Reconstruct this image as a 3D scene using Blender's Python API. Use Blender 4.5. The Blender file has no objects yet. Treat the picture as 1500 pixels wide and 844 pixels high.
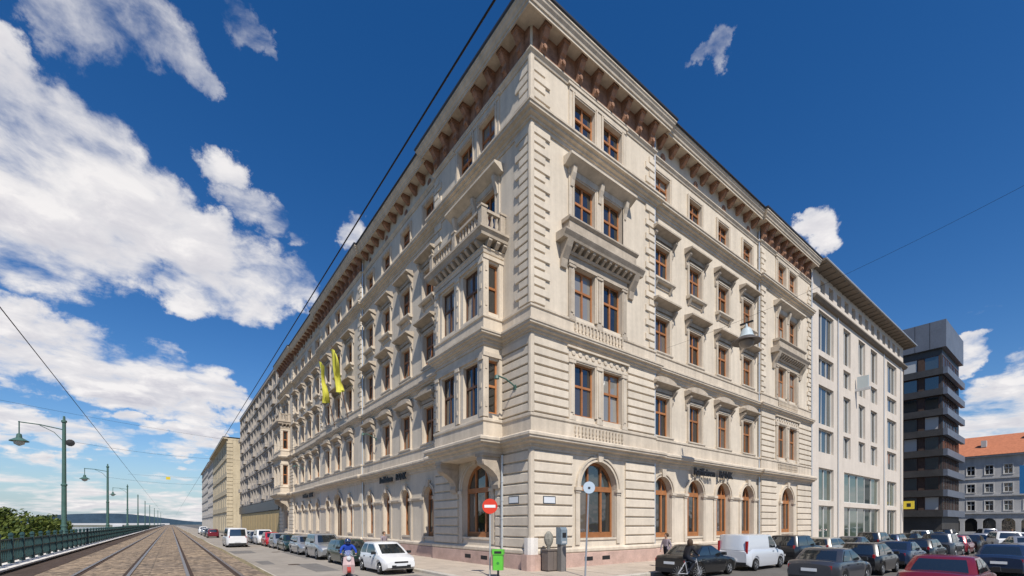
import bpy, bmesh, math, random
from mathutils import Vector, Matrix, Euler
random.seed(7)
R_ = math.radians
scn = bpy.context.scene
COL = scn.collection

# ------------------------------------------------------------------ camera
cam_d = bpy.data.cameras.new('Camera'); cam = bpy.data.objects.new('Camera', cam_d); COL.objects.link(cam)
YAW = math.atan2(500, 656)
cam.location = (-13.998, -16.825, 2.3)
cam.rotation_euler = (R_(90), 0, -YAW)
cam_d.sensor_width = 36.0; cam_d.lens = 656 / 1500 * 36; cam_d.shift_y = 345 / 1500
cam_d.clip_start = 0.1; cam_d.clip_end = 20000
scn.camera = cam

# ------------------------------------------------------------------ sun, sky, exposure
SUN = Vector((-0.38, -1.0, 1.30)).normalized()          # towards the sun
sun_d = bpy.data.lights.new('Sun', 'SUN'); sun_d.energy = 5.0; sun_d.angle = R_(0.5); sun_d.color = (1.0, 0.95, 0.87)
sun = bpy.data.objects.new('Sun', sun_d); COL.objects.link(sun)
sun.rotation_euler = SUN.to_track_quat('Z', 'Y').to_euler(); sun.location = (-20, -40, 60)
scn.view_settings.view_transform = 'Standard'; scn.view_settings.look = 'None'
scn.view_settings.exposure = 0.15; scn.view_settings.gamma = 1.0

world = bpy.data.worlds.new('World'); scn.world = world; world.use_nodes = True
wt = world.node_tree; wt.nodes.clear()
def wn(t, **kw):
    n = wt.nodes.new(t)
    for k, v in kw.items(): setattr(n, k, v)
    return n
def wl(a, b): wt.links.new(a, b)
def wmath(op, a, b=None, clamp=False):
    n = wn('ShaderNodeMath', operation=op, use_clamp=clamp)
    for i, x in enumerate((a, b)):
        if x is None: continue
        if isinstance(x, (int, float)): n.inputs[i].default_value = x
        else: wl(x, n.inputs[i])
    return n.outputs[0]
def wmix(fac, a, b):
    n = wn('ShaderNodeMix', data_type='RGBA')
    if isinstance(fac, (int, float)): n.inputs[0].default_value = fac
    else: wl(fac, n.inputs[0])
    for i, x in ((6, a), (7, b)):
        if isinstance(x, tuple): n.inputs[i].default_value = (*x, 1)
        else: wl(x, n.inputs[i])
    return n.outputs[2]
def wmap(v, a, b, c=0., d=1.):
    n = wn('ShaderNodeMapRange', interpolation_type='SMOOTHSTEP'); wl(v, n.inputs[0])
    for i, x in enumerate((a, b, c, d)): n.inputs[i + 1].default_value = x
    return n.outputs[0]
sky = wn('ShaderNodeTexSky', sky_type='NISHITA'); sky.sun_disc = False
sky.sun_elevation = math.asin(SUN.z); sky.sun_rotation = math.atan2(SUN.x, SUN.y)
sky.altitude = 200; sky.air_density = 1.0; sky.dust_density = 0.3; sky.ozone_density = 2.0
hsv = wn('ShaderNodeHueSaturation'); wl(sky.outputs[0], hsv.inputs['Color']); hsv.inputs['Hue'].default_value = .508; hsv.inputs['Saturation'].default_value = 1.38; hsv.inputs['Value'].default_value = 1.04
geo = wn('ShaderNodeTexCoord'); dirv = geo.outputs['Generated']
sep = wn('ShaderNodeSeparateXYZ'); wl(dirv, sep.inputs[0])
zc = wmath('MAXIMUM', sep.outputs[2], 0.0); zz = wmath('ADD', zc, 0.16)
comb = wn('ShaderNodeCombineXYZ'); wl(wmath('DIVIDE', sep.outputs[0], zz), comb.inputs[0]); wl(wmath('DIVIDE', sep.outputs[1], zz), comb.inputs[1])
def wnoise(vec, scale, det, rough, dist=0.):
    n = wn('ShaderNodeTexNoise'); wl(vec, n.inputs['Vector']); n.inputs['Scale'].default_value = scale
    n.inputs['Detail'].default_value = det; n.inputs['Roughness'].default_value = rough; n.inputs['Distortion'].default_value = dist
    return n.outputs[0]
warp = wn('ShaderNodeTexNoise'); wl(comb.outputs[0], warp.inputs['Vector']); warp.inputs['Scale'].default_value = 3.2; warp.inputs['Detail'].default_value = 3
wsub = wn('ShaderNodeVectorMath', operation='SUBTRACT'); wl(warp.outputs['Color'], wsub.inputs[0]); wsub.inputs[1].default_value = (.5, .5, .5)
wsc = wn('ShaderNodeVectorMath', operation='SCALE'); wl(wsub.outputs[0], wsc.inputs[0]); wsc.inputs['Scale'].default_value = .16
wadd = wn('ShaderNodeVectorMath', operation='ADD'); wl(comb.outputs[0], wadd.inputs[0]); wl(wsc.outputs[0], wadd.inputs[1])
PV = wadd.outputs[0]
n_big = wnoise(PV, 2.6, 10, 0.6)
off = wn('ShaderNodeVectorMath', operation='ADD'); wl(PV, off.inputs[0]); off.inputs[1].default_value = (-0.03, -0.07, 0)
n_off = wnoise(off.outputs[0], 2.6, 10, 0.6)
# jitter the direction a little so that the banks get ragged outlines
dj = wn('ShaderNodeVectorMath', operation='SCALE'); wl(wsub.outputs[0], dj.inputs[0]); dj.inputs['Scale'].default_value = .11
da = wn('ShaderNodeVectorMath', operation='ADD'); wl(dirv, da.inputs[0]); wl(dj.outputs[0], da.inputs[1])
wf = wn('ShaderNodeTexNoise'); wl(dirv, wf.inputs['Vector']); wf.inputs['Scale'].default_value = 16; wf.inputs['Detail'].default_value = 6; wf.inputs['Roughness'].default_value = .65
wfs = wn('ShaderNodeVectorMath', operation='SUBTRACT'); wl(wf.outputs['Color'], wfs.inputs[0]); wfs.inputs[1].default_value = (.5, .5, .5)
wfm = wn('ShaderNodeVectorMath', operation='SCALE'); wl(wfs.outputs[0], wfm.inputs[0]); wfm.inputs['Scale'].default_value = .085
db = wn('ShaderNodeVectorMath', operation='ADD'); wl(da.outputs[0], db.inputs[0]); wl(wfm.outputs[0], db.inputs[1])
dnn = wn('ShaderNodeVectorMath', operation='NORMALIZE'); wl(db.outputs[0], dnn.inputs[0]); dirj = dnn.outputs[0]
# cloud banks standing over the river and behind the square, given as compass directions
_F = Vector((math.sin(YAW), math.cos(YAW), 0)); _S = Vector((math.cos(YAW), -math.sin(YAW), 0))
# (bearing right of the street axis, height, half width, strength): wisps, the big cumulus, the long band, the low rows
def bank(amp, *pts): return [((u - 750) / 656, (767 - v) / 656, r / 656, amp) for u, v, r in pts]
BANKS = (bank(.72, (60, 5, 48), (115, 30, 52), (170, 42, 58), (225, 62, 52), (268, 85, 40), (300, 108, 22), (350, 20, 30), (375, 52, 24), (396, 84, 14), (1062, 62, 24), (1036, 84, 15), (1078, 48, 12))
         + bank(1.05, (15, 105, 45), (30, 165, 72), (85, 175, 66), (60, 255, 92), (140, 228, 74), (20, 330, 84), (110, 332, 84), (190, 288, 66), (185, 372, 50), (250, 325, 50), (300, 345, 36), (312, 400, 60), (262, 425, 40), (372, 412, 58), (425, 415, 36))
         + bank(.8, (350, 300, 32), (328, 238, 26), (392, 322, 26), (428, 346, 18), (520, 345, 20))
         + bank(1.05, (15, 482, 44), (60, 510, 54), (120, 530, 54), (180, 547, 52), (240, 562, 48), (290, 577, 42), (335, 592, 30), (366, 602, 18), (20, 545, 40))
         + bank(.95, (15, 612, 38), (62, 626, 36), (112, 637, 34), (165, 647, 26), (215, 640, 28), (270, 646, 28), (310, 642, 22), (1196, 346, 26), (1182, 334, 16), (1422, 512, 24), (1408, 500, 15), (1440, 612, 40), (1492, 588, 48), (1470, 640, 48), (1422, 642, 26), (1540, 600, 60)))
mask = None
for s, t, rad, amp in BANKS:
    c = (_F + _S * s + Vector((0, 0, t))).normalized()
    r = rad / (1 + s * s + t * t) ** 0.5
    d = wn('ShaderNodeVectorMath', operation='DOT_PRODUCT'); wl(dirj, d.inputs[0]); d.inputs[1].default_value = c
    m = wmap(d.outputs['Value'], math.cos(r * 1.5), math.cos(r * .45), 0, amp)
    mask = m if mask is None else wmath('MAXIMUM', mask, m)
# general scatter of cloud over the rest of the sky
n_sc = wnoise(comb.outputs[0], .55, 3, .5)
dside = wn('ShaderNodeVectorMath', operation='DOT_PRODUCT'); wl(dirv, dside.inputs[0]); dside.inputs[1].default_value = _F
scat = wmath('MULTIPLY', wmap(n_sc, .5, .7, 0, .6), wmap(dside.outputs['Value'], -.15, .1, 1, 0))
mask = wmath('MAXIMUM', mask, scat)
lowband = wmap(sep.outputs[2], .02, .17, .82, 0)
mask = wmath('MAXIMUM', mask, lowband)
dens_in = wmath('ADD', wmath('MULTIPLY', n_big, 2.1), wmath('MULTIPLY', mask, .66))
dens = wmap(dens_in, 1.34, 1.76)
shade = wmath('ADD', wmath('MULTIPLY', wmath('SUBTRACT', n_big, n_off), 4.2), .56, clamp=True)
thick = wmap(dens_in, 1.5, 2.0, 0, 1)
ccol = wmix(shade, (4.2, 4.2, 5.0), (8.6, 8.3, 8.2))
edge = wmix(thick, (7.4, 7.3, 7.4), ccol)
hz = wmix(wmap(sep.outputs[2], -.02, .16, .8, 0), hsv.outputs[0], (2.6, 3.7, 5.2))     # pale air low over the horizon, all round
skyc = wmix(wmath('MULTIPLY', dens, .96), hz, edge)
bg = wn('ShaderNodeBackground'); wl(skyc, bg.inputs[0]); bg.inputs[1].default_value = 0.1
wo = wn('ShaderNodeOutputWorld'); wl(bg.outputs[0], wo.inputs[0])

# ------------------------------------------------------------------ materials
MATS = {}
def mat(name, col, rough=.8, spec=.3, metal=0., var=0., scale=1.2, bump=0., bscale=40., streak=0., coat=0., rnd=0.):
    """plain procedural material: base colour with noise variation, fine relief, optional vertical streaks"""
    if name in MATS: return MATS[name]
    m = bpy.data.materials.new(name); m.use_nodes = True; nt = m.node_tree; b = nt.nodes['Principled BSDF']
    b.inputs['Base Color'].default_value = (*col, 1); b.inputs['Roughness'].default_value = rough
    b.inputs['Metallic'].default_value = metal; b.inputs['Specular IOR Level'].default_value = spec
    b.inputs['Coat Weight'].default_value = coat; b.inputs['Coat Roughness'].default_value = .04
    tc = nt.nodes.new('ShaderNodeTexCoord'); vec = tc.outputs['Object']
    if var or bump or streak:
        gp = nt.nodes.new('ShaderNodeNewGeometry'); vec = gp.outputs['Position']
    cur = None
    def mulcol(cur, fac_out, lo, hi):
        mr = nt.nodes.new('ShaderNodeMapRange'); nt.links.new(fac_out, mr.inputs[0])
        mr.inputs[1].default_value = .3; mr.inputs[2].default_value = .7; mr.inputs[3].default_value = lo; mr.inputs[4].default_value = hi
        mx = nt.nodes.new('ShaderNodeMix'); mx.data_type = 'RGBA'; mx.blend_type = 'MULTIPLY'; mx.inputs[0].default_value = 1
        if cur is None: mx.inputs[6].default_value = (*col, 1)
        else: nt.links.new(cur, mx.inputs[6])
        cb = nt.nodes.new('ShaderNodeCombineColor')
        for i in range(3): nt.links.new(mr.outputs[0], cb.inputs[i])
        nt.links.new(cb.outputs[0], mx.inputs[7]); return mx.outputs[2]
    def noise(sc, det=5, vscale=None):
        v = vec
        if vscale:
            mp = nt.nodes.new('ShaderNodeMapping'); nt.links.new(vec, mp.inputs[0]); mp.inputs['Scale'].default_value = vscale; v = mp.outputs[0]
        n = nt.nodes.new('ShaderNodeTexNoise'); nt.links.new(v, n.inputs['Vector']); n.inputs['Scale'].default_value = sc
        n.inputs['Detail'].default_value = det; n.inputs['Roughness'].default_value = .6; return n.outputs[0]
    if var:
        cur = mulcol(cur, noise(scale), 1 - var, 1 + var)
        cur = mulcol(cur, noise(scale * 9, 3), 1 - var * .6, 1 + var * .6)
    if streak:
        cur = mulcol(cur, noise(1.0, 6, (2.6, 2.6, .16)), 1 - streak, 1 + streak * .35); cur = mulcol(cur, noise(.23, 4), 1 - streak * .5, 1 + streak * .3)
    if rnd:
        oi = nt.nodes.new('ShaderNodeObjectInfo'); mr = nt.nodes.new('ShaderNodeMapRange'); nt.links.new(oi.outputs['Random'], mr.inputs[0])
        mr.inputs[3].default_value = 1 - rnd; mr.inputs[4].default_value = 1 + rnd
        mx = nt.nodes.new('ShaderNodeMix'); mx.data_type = 'RGBA'; mx.blend_type = 'MULTIPLY'; mx.inputs[0].default_value = 1
        if cur is None: mx.inputs[6].default_value = (*col, 1)
        else: nt.links.new(cur, mx.inputs[6])
        cb = nt.nodes.new('ShaderNodeCombineColor')
        for i in range(3): nt.links.new(mr.outputs[0], cb.inputs[i])
        nt.links.new(cb.outputs[0], mx.inputs[7]); cur = mx.outputs[2]
    if cur is not None: nt.links.new(cur, b.inputs['Base Color'])
    if bump:
        bp = nt.nodes.new('ShaderNodeBump'); bp.inputs['Strength'].default_value = bump; bp.inputs['Distance'].default_value = .02
        nt.links.new(noise(bscale, 6), bp.inputs['Height']); nt.links.new(bp.outputs[0], b.inputs['Normal'])
    MATS[name] = m
    return m
STONE = mat('cream_stone', (.61, .53, .425), .85, .2, var=.07, scale=.5, bump=.25, bscale=18, streak=.13)
STONE2 = mat('cream_stone_block', (.62, .54, .435), .85, .2, var=.08, scale=.7, bump=.25, bscale=18, streak=.10, rnd=.06)
TRIM = mat('pale_stone_trim', (.57, .49, .39), .8, .25, var=.09, scale=.9, bump=.2, bscale=25, streak=.18)
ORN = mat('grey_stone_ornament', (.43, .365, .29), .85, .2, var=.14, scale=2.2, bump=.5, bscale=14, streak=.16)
PINK = mat('pink_granite', (.46, .32, .265), .6, .35, var=.16, scale=1.6, bump=.12, bscale=60)
TERRA = mat('terracotta_frieze', (.28, .155, .10), .8, .2, var=.35, scale=2.6, bump=.6, bscale=9)
WOOD = mat('orange_brown_timber', (.33, .135, .05), .5, .35, var=.16, scale=3, rnd=.15)
WOODD = mat('dark_brown_timber', (.11, .055, .03), .5, .35, var=.15, scale=3)
def glass_mat(name, col, rnd=.6, rough=.03, spec=.6):
    m = mat(name, col, rough, .9, rnd=rnd); m.node_tree.nodes['Principled BSDF'].inputs['IOR'].default_value = 1.75; return m
def wavy(m):
    nt = m.node_tree; n = nt.nodes.new('ShaderNodeTexNoise'); n.inputs['Scale'].default_value = .9; n.inputs['Detail'].default_value = 2; g = nt.nodes.new('ShaderNodeNewGeometry'); nt.links.new(g.outputs['Position'], n.inputs['Vector'])
    bp = nt.nodes.new('ShaderNodeBump'); bp.inputs['Strength'].default_value = .12; bp.inputs['Distance'].default_value = .15; nt.links.new(n.outputs[0], bp.inputs['Height']); nt.links.new(bp.outputs[0], nt.nodes['Principled BSDF'].inputs['Normal']); return m
GLASS = wavy(glass_mat('dark_window_glass', (.018, .017, .015)))
GLASSC = wavy(glass_mat('window_glass_over_curtain', (.20, .19, .17), .35)); GLASSB = wavy(glass_mat('window_glass_over_brown_room', (.075, .06, .048), .5))
GLASSL = glass_mat('pale_window_glass', (.035, .042, .04), .7, .06)
GUTTER = mat('dark_zinc', (.07, .07, .075), .45, .4, metal=.6)
ZINC = mat('pale_zinc_pipe', (.52, .53, .53), .4, .5, metal=.5)
LIME = mat('pale_limestone', (.575, .51, .44), .85, .2, var=.06, scale=.5, bump=.15, bscale=20, streak=.07, rnd=.03)
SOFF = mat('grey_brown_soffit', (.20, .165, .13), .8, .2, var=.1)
ALU = mat('grey_aluminium', (.52, .53, .53), .45, .5, metal=.3)
BLACKC = mat('black_cladding', (.05, .047, .045), .45, .4, var=.2, scale=.6)
STEELB = mat('blue_grey_cladding', (.115, .13, .16), .5, .4, var=.12, scale=.4)
BROWNW = mat('dark_red_brown_window', (.075, .04, .032), .5, .35)
PLAST = mat('grey_plaster', (.44, .43, .42), .9, .15, var=.12, scale=.6, bump=.2, bscale=10, streak=.12)
PLASTW = mat('pale_plaster', (.52, .48, .43), .9, .15, var=.1, scale=.6, streak=.12)
YEL = mat('ochre_plaster', (.52, .44, .31), .9, .15, var=.1, scale=.5, streak=.15)
GREYB = mat('brown_grey_render', (.41, .365, .315), .9, .15, var=.12, scale=.7, streak=.15)
PANEL = mat('sand_yellow_panel', (.48, .35, .17), .7, .25, var=.08)
ROOFT = mat('orange_roof_tile', (.40, .15, .08), .85, .2, var=.15, scale=2, bump=.6, bscale=6)
ASPH = mat('asphalt', (.115, .108, .10), .9, .25, var=.18, scale=.35, bump=.3, bscale=60)
ASPL = mat('worn_pale_asphalt', (.28, .25, .215), .9, .25, var=.16, scale=.28, bump=.3, bscale=60)
PAVE = mat('pale_pavement', (.41, .345, .28), .9, .2, var=.1, scale=.8, bump=.2, bscale=30)
KERB = mat('granite_kerb', (.46, .42, .36), .8, .25, var=.12, scale=2.5, rnd=.1)
WSTONE = mat('white_edge_stone', (.66, .62, .57), .8, .2, var=.1, scale=1.5)
DGREEN = mat('green_pole_paint', (.06, .12, .10), .45, .4, var=.15, scale=3)
DGREEN2 = mat('dark_green_railing_paint', (.018, .05, .05), .5, .4, var=.15, scale=3)
STEEL = mat('rail_steel', (.24, .19, .16), .35, .5, metal=.7, var=.2, scale=4)
RUST = mat('rusty_rail_groove', (.06, .04, .03), .9, .2)
WIRE = mat('black_wire', (.012, .012, .013), .6, .3)
TYRE = mat('tyre_rubber', (.014, .014, .014), .85, .2)
RIM = mat('alloy_rim', (.42, .43, .44), .35, .5, metal=.7)
BLACKP = mat('black_plastic', (.016, .016, .017), .55, .35)
CARGL = mat('car_glass', (.012, .016, .018), .03, .9); CARGL.node_tree.nodes['Principled BSDF'].inputs['IOR'].default_value = 1.8
HEADL = mat('headlight_glass', (.55, .57, .58), .08, .7)
TAILL = mat('tail_light_red', (.30, .012, .012), .15, .6)
PLATE = mat('number_plate_white', (.62, .63, .64), .5, .4)
CHROME = mat('chrome_strip', (.6, .6, .62), .15, .5, metal=1)
SKIN = mat('skin', (.42, .24, .16), .6, .3)
HAIR = mat('brown_hair', (.06, .035, .02), .7, .3, var=.2, scale=8)

# track bed: small setts with warm and grey patches
def setts(name, c1, c2, sc):
    m = bpy.data.materials.new(name); m.use_nodes = True; nt = m.node_tree; b = nt.nodes['Principled BSDF']; b.inputs['Roughness'].default_value = .9
    g = nt.nodes.new('ShaderNodeNewGeometry')
    v = nt.nodes.new('ShaderNodeTexVoronoi'); v.inputs['Scale'].default_value = sc; nt.links.new(g.outputs['Position'], v.inputs['Vector'])
    n = nt.nodes.new('ShaderNodeTexNoise'); n.inputs['Scale'].default_value = .5; n.inputs['Detail'].default_value = 8; n.inputs['Roughness'].default_value = .7; nt.links.new(g.outputs['Position'], n.inputs['Vector'])
    r = nt.nodes.new('ShaderNodeMapRange'); r.inputs[1].default_value = .35; r.inputs[2].default_value = .65; nt.links.new(n.outputs[0], r.inputs[0])
    mx = nt.nodes.new('ShaderNodeMix'); mx.data_type = 'RGBA'; nt.links.new(r.outputs[0], mx.inputs[0]); mx.inputs[6].default_value = (*c1, 1); mx.inputs[7].default_value = (*c2, 1)
    hs = nt.nodes.new('ShaderNodeSeparateColor'); nt.links.new(v.outputs['Color'], hs.inputs[0])
    r2 = nt.nodes.new('ShaderNodeMapRange'); nt.links.new(hs.outputs[0], r2.inputs[0]); r2.inputs[3].default_value = .4; r2.inputs[4].default_value = 1.6
    cb = nt.nodes.new('ShaderNodeCombineColor')
    for i in range(3): nt.links.new(r2.outputs[0], cb.inputs[i])
    m2 = nt.nodes.new('ShaderNodeMix'); m2.data_type = 'RGBA'; m2.blend_type = 'MULTIPLY'; m2.inputs[0].default_value = 1
    nt.links.new(mx.outputs[2], m2.inputs[6]); nt.links.new(cb.outputs[0], m2.inputs[7]); nt.links.new(m2.outputs[2], b.inputs['Base Color'])
    bp = nt.nodes.new('ShaderNodeBump'); bp.inputs['Strength'].default_value = .7; bp.inputs['Distance'].default_value = .05; bp.invert = True
    nt.links.new(v.outputs['Distance'], bp.inputs['Height']); nt.links.new(bp.outputs[0], b.inputs['Normal'])
    return m
BED = setts('track_setts', (.16, .12, .085), (.27, .195, .125), 6)
VERGE = setts('dry_verge', (.19, .16, .085), (.27, .21, .12), 9)

# ------------------------------------------------------------------ mesh helpers
class MB:
    def __init__(s): s.v = []; s.f = []
    def add(s, vs, fs):
        k = len(s.v); s.v += [tuple(p) for p in vs]; s.f += [tuple(i + k for i in f) for f in fs]; return s
    def box(s, x0, x1, y0, y1, z0, z1):
        return s.add([(x0, y0, z0), (x1, y0, z0), (x1, y1, z0), (x0, y1, z0), (x0, y0, z1), (x1, y0, z1), (x1, y1, z1), (x0, y1, z1)],
                     [(0, 3, 2, 1), (4, 5, 6, 7), (0, 1, 5, 4), (1, 2, 6, 5), (2, 3, 7, 6), (3, 0, 4, 7)])
    def quad(s, a, b, c, d): return s.add([a, b, c, d], [(0, 1, 2, 3)])
    def prism(s, poly, f0, f1):
        """poly of 2-D points; f0/f1 map a 2-D point to 3-D at both ends"""
        n = len(poly); vs = [f0(*p) for p in poly] + [f1(*p) for p in poly]
        return s.add(vs, [tuple(range(n))[::-1], tuple(range(n, 2 * n))] + [(i, (i + 1) % n, n + (i + 1) % n, n + i) for i in range(n)])
    def xprism(s, poly, x0, x1):  # poly in (y,z), extruded along x
        return s.prism(poly, lambda y, z: (x0, y, z), lambda y, z: (x1, y, z))
    def zprism(s, poly, z0, z1): return s.prism(poly, lambda x, y: (x, y, z0), lambda x, y: (x, y, z1))
    def tube(s, pts, r, n=8, caps=True):
        pts = [Vector(p) for p in pts]; rings = []
        rs = r if isinstance(r, (list, tuple)) else [r] * len(pts)
        prev = None
        for i, p in enumerate(pts):
            d = (pts[min(i + 1, len(pts) - 1)] - pts[max(i - 1, 0)]).normalized()
            if prev is None:
                a = d.orthogonal().normalized()
            else:
                a = (prev - d * prev.dot(d)); a = a.normalized() if a.length > 1e-6 else d.orthogonal().normalized()
            prev = a; b = d.cross(a)
            rings.append([p + (a * math.cos(t) + b * math.sin(t)) * rs[i] for t in [2 * math.pi * k / n for k in range(n)]])
        vs = [q for rg in rings for q in rg]; fs = []
        for i in range(len(pts) - 1):
            for k in range(n): fs.append((i * n + k, i * n + (k + 1) % n, (i + 1) * n + (k + 1) % n, (i + 1) * n + k))
        if caps: fs += [tuple(range(n))[::-1], tuple(range((len(pts) - 1) * n, len(pts) * n))]
        return s.add(vs, fs)
    def lathe(s, prof, c=(0, 0, 0), n=12, axis='z'):
        vs = []; fs = []
        for r, h in prof:
            for k in range(n):
                t = 2 * math.pi * k / n; a, b = r * math.cos(t), r * math.sin(t)
                p = {'z': (a, b, h), 'y': (a, h, b), 'x': (h, a, b)}[axis]; vs.append((p[0] + c[0], p[1] + c[1], p[2] + c[2]))
        for i in range(len(prof) - 1):
            for k in range(n): fs.append((i * n + k, i * n + (k + 1) % n, (i + 1) * n + (k + 1) % n, (i + 1) * n + k))
        fs += [tuple(range(n))[::-1], tuple(range((len(prof) - 1) * n, len(prof) * n))]
        return s.add(vs, fs)
    def sweep(s, prof, path):
        """profile [(outward d, z)] along a plan path with mitred corners; outward is right of travel"""
        P = [Vector((p[0], p[1])) for p in path]; n = len(P); m = len(prof); vs = []
        for i, p in enumerate(P):
            ns = []
            if i > 0: d = (p - P[i - 1]).normalized(); ns.append(Vector((d.y, -d.x)))
            if i < n - 1: d = (P[i + 1] - p).normalized(); ns.append(Vector((d.y, -d.x)))
            if len(ns) == 1: o = ns[0]
            else: o = (ns[0] + ns[1]); o = o / max(.2, (1 + ns[0].dot(ns[1])))
            for dd, z in prof: vs.append((p.x + o.x * dd, p.y + o.y * dd, z))
        fs = []
        for i in range(n - 1):
            for k in range(m): fs.append((i * m + k, i * m + (k + 1) % m, (i + 1) * m + (k + 1) % m, (i + 1) * m + k))
        fs += [tuple(range(m)), tuple(range((n - 1) * m, n * m))[::-1]]
        return s.add(vs, fs)
    def mesh(s, name, m, smooth=None):
        me = bpy.data.meshes.new(name); me.from_pydata(s.v, [], s.f); me.update()
        bm = bmesh.new(); bm.from_mesh(me); bmesh.ops.recalc_face_normals(bm, faces=bm.faces); bm.to_mesh(me); bm.free()
        if m: me.materials.append(m)
        if smooth is not None:
            me.polygons.foreach_set('use_smooth', [True] * len(me.polygons)); me.set_sharp_from_angle(angle=R_(smooth))
        return me
    def build(s, name, m, parent=None, loc=(0, 0, 0), rz=0, smooth=None): return put(name, s.mesh(name, m, smooth), parent, loc, rz)
def put(name, me, parent=None, loc=(0, 0, 0), rz=0):
    o = bpy.data.objects.new(name, me); COL.objects.link(o); o.location = loc; o.rotation_euler = (0, 0, rz)
    if parent: o.parent = parent
    return o
def tag(o, label, cat, group=None):
    o['label'] = label; o['category'] = cat
    if group: o['group'] = group
    return o
def thing(name, label, cat, loc=(0, 0, 0), rz=0, group=None):
    o = bpy.data.objects.new(name, None); COL.objects.link(o); o.location = loc; o.rotation_euler = (0, 0, rz); o.empty_display_size = .2
    return tag(o, label, cat, group)
def struct(o, kind='structure'): o['kind'] = kind; return o
def copy_tree(o, parent=None):
    c = o.copy(); COL.objects.link(c); c.parent = parent
    for ch in list(o.children): copy_tree(ch, c)
    return c
LEFT = -math.pi / 2     # local u -> world -Y, local y (inward) -> world +X

def wall_holes(mb, u0, u1, z0, z1, y, holes, depth=.35):
    """vertical wall sheet at local y with holes (ua,ub,za,zb,arch) and their reveals"""
    us = sorted({u0, u1, *[h[0] for h in holes], *[h[1] for h in holes]}); zs = sorted({z0, z1, *[h[2] for h in holes], *[h[3] for h in holes]})
    us = [u for u in us if u0 - 1e-6 <= u <= u1 + 1e-6]; zs = [z for z in zs if z0 - 1e-6 <= z <= z1 + 1e-6]
    for i in range(len(us) - 1):
        run = None
        for j in range(len(zs) - 1):
            cu, cz = (us[i] + us[i + 1]) / 2, (zs[j] + zs[j + 1]) / 2
            inh = any(h[0] < cu < h[1] and h[2] < cz < h[3] for h in holes)
            if not inh and run is None: run = zs[j]
            if inh and run is not None:
                mb.quad((us[i], y, run), (us[i + 1], y, run), (us[i + 1], y, zs[j]), (us[i], y, zs[j])); run = None
        if run is not None: mb.quad((us[i], y, run), (us[i + 1], y, run), (us[i + 1], y, zs[-1]), (us[i], y, zs[-1]))
    for h in holes:
        a, b, c, d = h[:4]; yi = y + depth
        if len(h) > 4 and h[4]:
            r = (b - a) / 2; cx = (a + b) / 2; sp = d - r; N = 14
            arc = [(cx - r * math.cos(math.pi * k / N), sp + r * math.sin(math.pi * k / N)) for k in range(N + 1)]
            for k in range(N):
                p, q = arc[k], arc[k + 1]
                mb.quad((p[0], y, p[1]), (q[0], y, q[1]), (q[0], y, d), (p[0], y, d))
                mb.quad((p[0], y, p[1]), (q[0], y, q[1]), (q[0], yi, q[1]), (p[0], yi, p[1]))
            top = sp
        else:
            top = d; mb.quad((a, y, d), (b, y, d), (b, yi, d), (a, yi, d))
        mb.quad((a, y, c), (a, y, top), (a, yi, top), (a, yi, c)); mb.quad((b, y, c), (b, y, top), (b, yi, top), (b, yi, c)); mb.quad((a, y, c), (b, y, c), (b, yi, c), (a, yi, c))

# window kit: meshes cached by size; a window is its timber frame, its panes and dressings are its children
CACHE = {}
def cached(key, fn):
    if key not in CACHE: CACHE[key] = fn()
    return CACHE[key]
def frame_mesh(w, h, m, tr=.60, mull=True, t=.1):
    def f():
        b = MB(); d = .09
        b.box(-w / 2, -w / 2 + t, 0, d, 0, h); b.box(w / 2 - t, w / 2, 0, d, 0, h); b.box(-w / 2 + t, w / 2 - t, 0, d, 0, t); b.box(-w / 2 + t, w / 2 - t, 0, d, h - t, h)
        zt = h * tr
        if tr: b.box(-w / 2 + t, w / 2 - t, -.03, d, zt - .06, zt + .06)
        if mull:
            for a, c in ((t, zt - .06), (zt + .06, h - t)) if tr else ((t, h - t),): b.box(-.05, .05, -.02, d, a, c)
        return b.mesh('window', m)
    return cached(('fr', w, h, m.name, tr, mull), f)
def pane_mesh(w, h, m):
    return cached(('pn', round(w, 3), round(h, 3), m.name), lambda: MB().box(-w / 2, w / 2, -.008, .008, 0, h).mesh('pane', m))
def window(par, u, y, z, w, h, rz, fm=None, gm=None, tr=.60, mull=True, org=(0, 0), kids=()):
    fm = fm or WOOD; gm = gm or GLASS
    c, s = math.cos(rz), math.sin(rz)
    o = put('window', frame_mesh(w, h, fm, tr, mull), par, (org[0] + u * c - y * s, org[1] + u * s + y * c, z), rz)
    pick = random.random(); alt = GLASSC if pick < .16 else GLASSB if pick < .42 else None
    t = .1; cols = ((-w / 2 + t, -.05), (.05, w / 2 - t)) if mull else ((-w / 2 + t, w / 2 - t),)
    rows = ((t, h * tr - .06), (h * tr + .06, h - t)) if tr else ((t, h - t),)
    for a, b in cols:
        for zb, zt in rows:
            g_ = alt if (alt and gm is GLASS and (pick < .3 or zb < h * .3) and random.random() < .85) else gm
            p = put('pane', pane_mesh(b - a + .012, zt - zb + .012, g_), o, ((a + b) / 2, .05, zb - .006))
            p.rotation_euler = (random.gauss(0, .012), 0, random.gauss(0, .012))
    for name, me in kids: put(name, me, o, (0, .1, 0))
    return o

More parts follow.
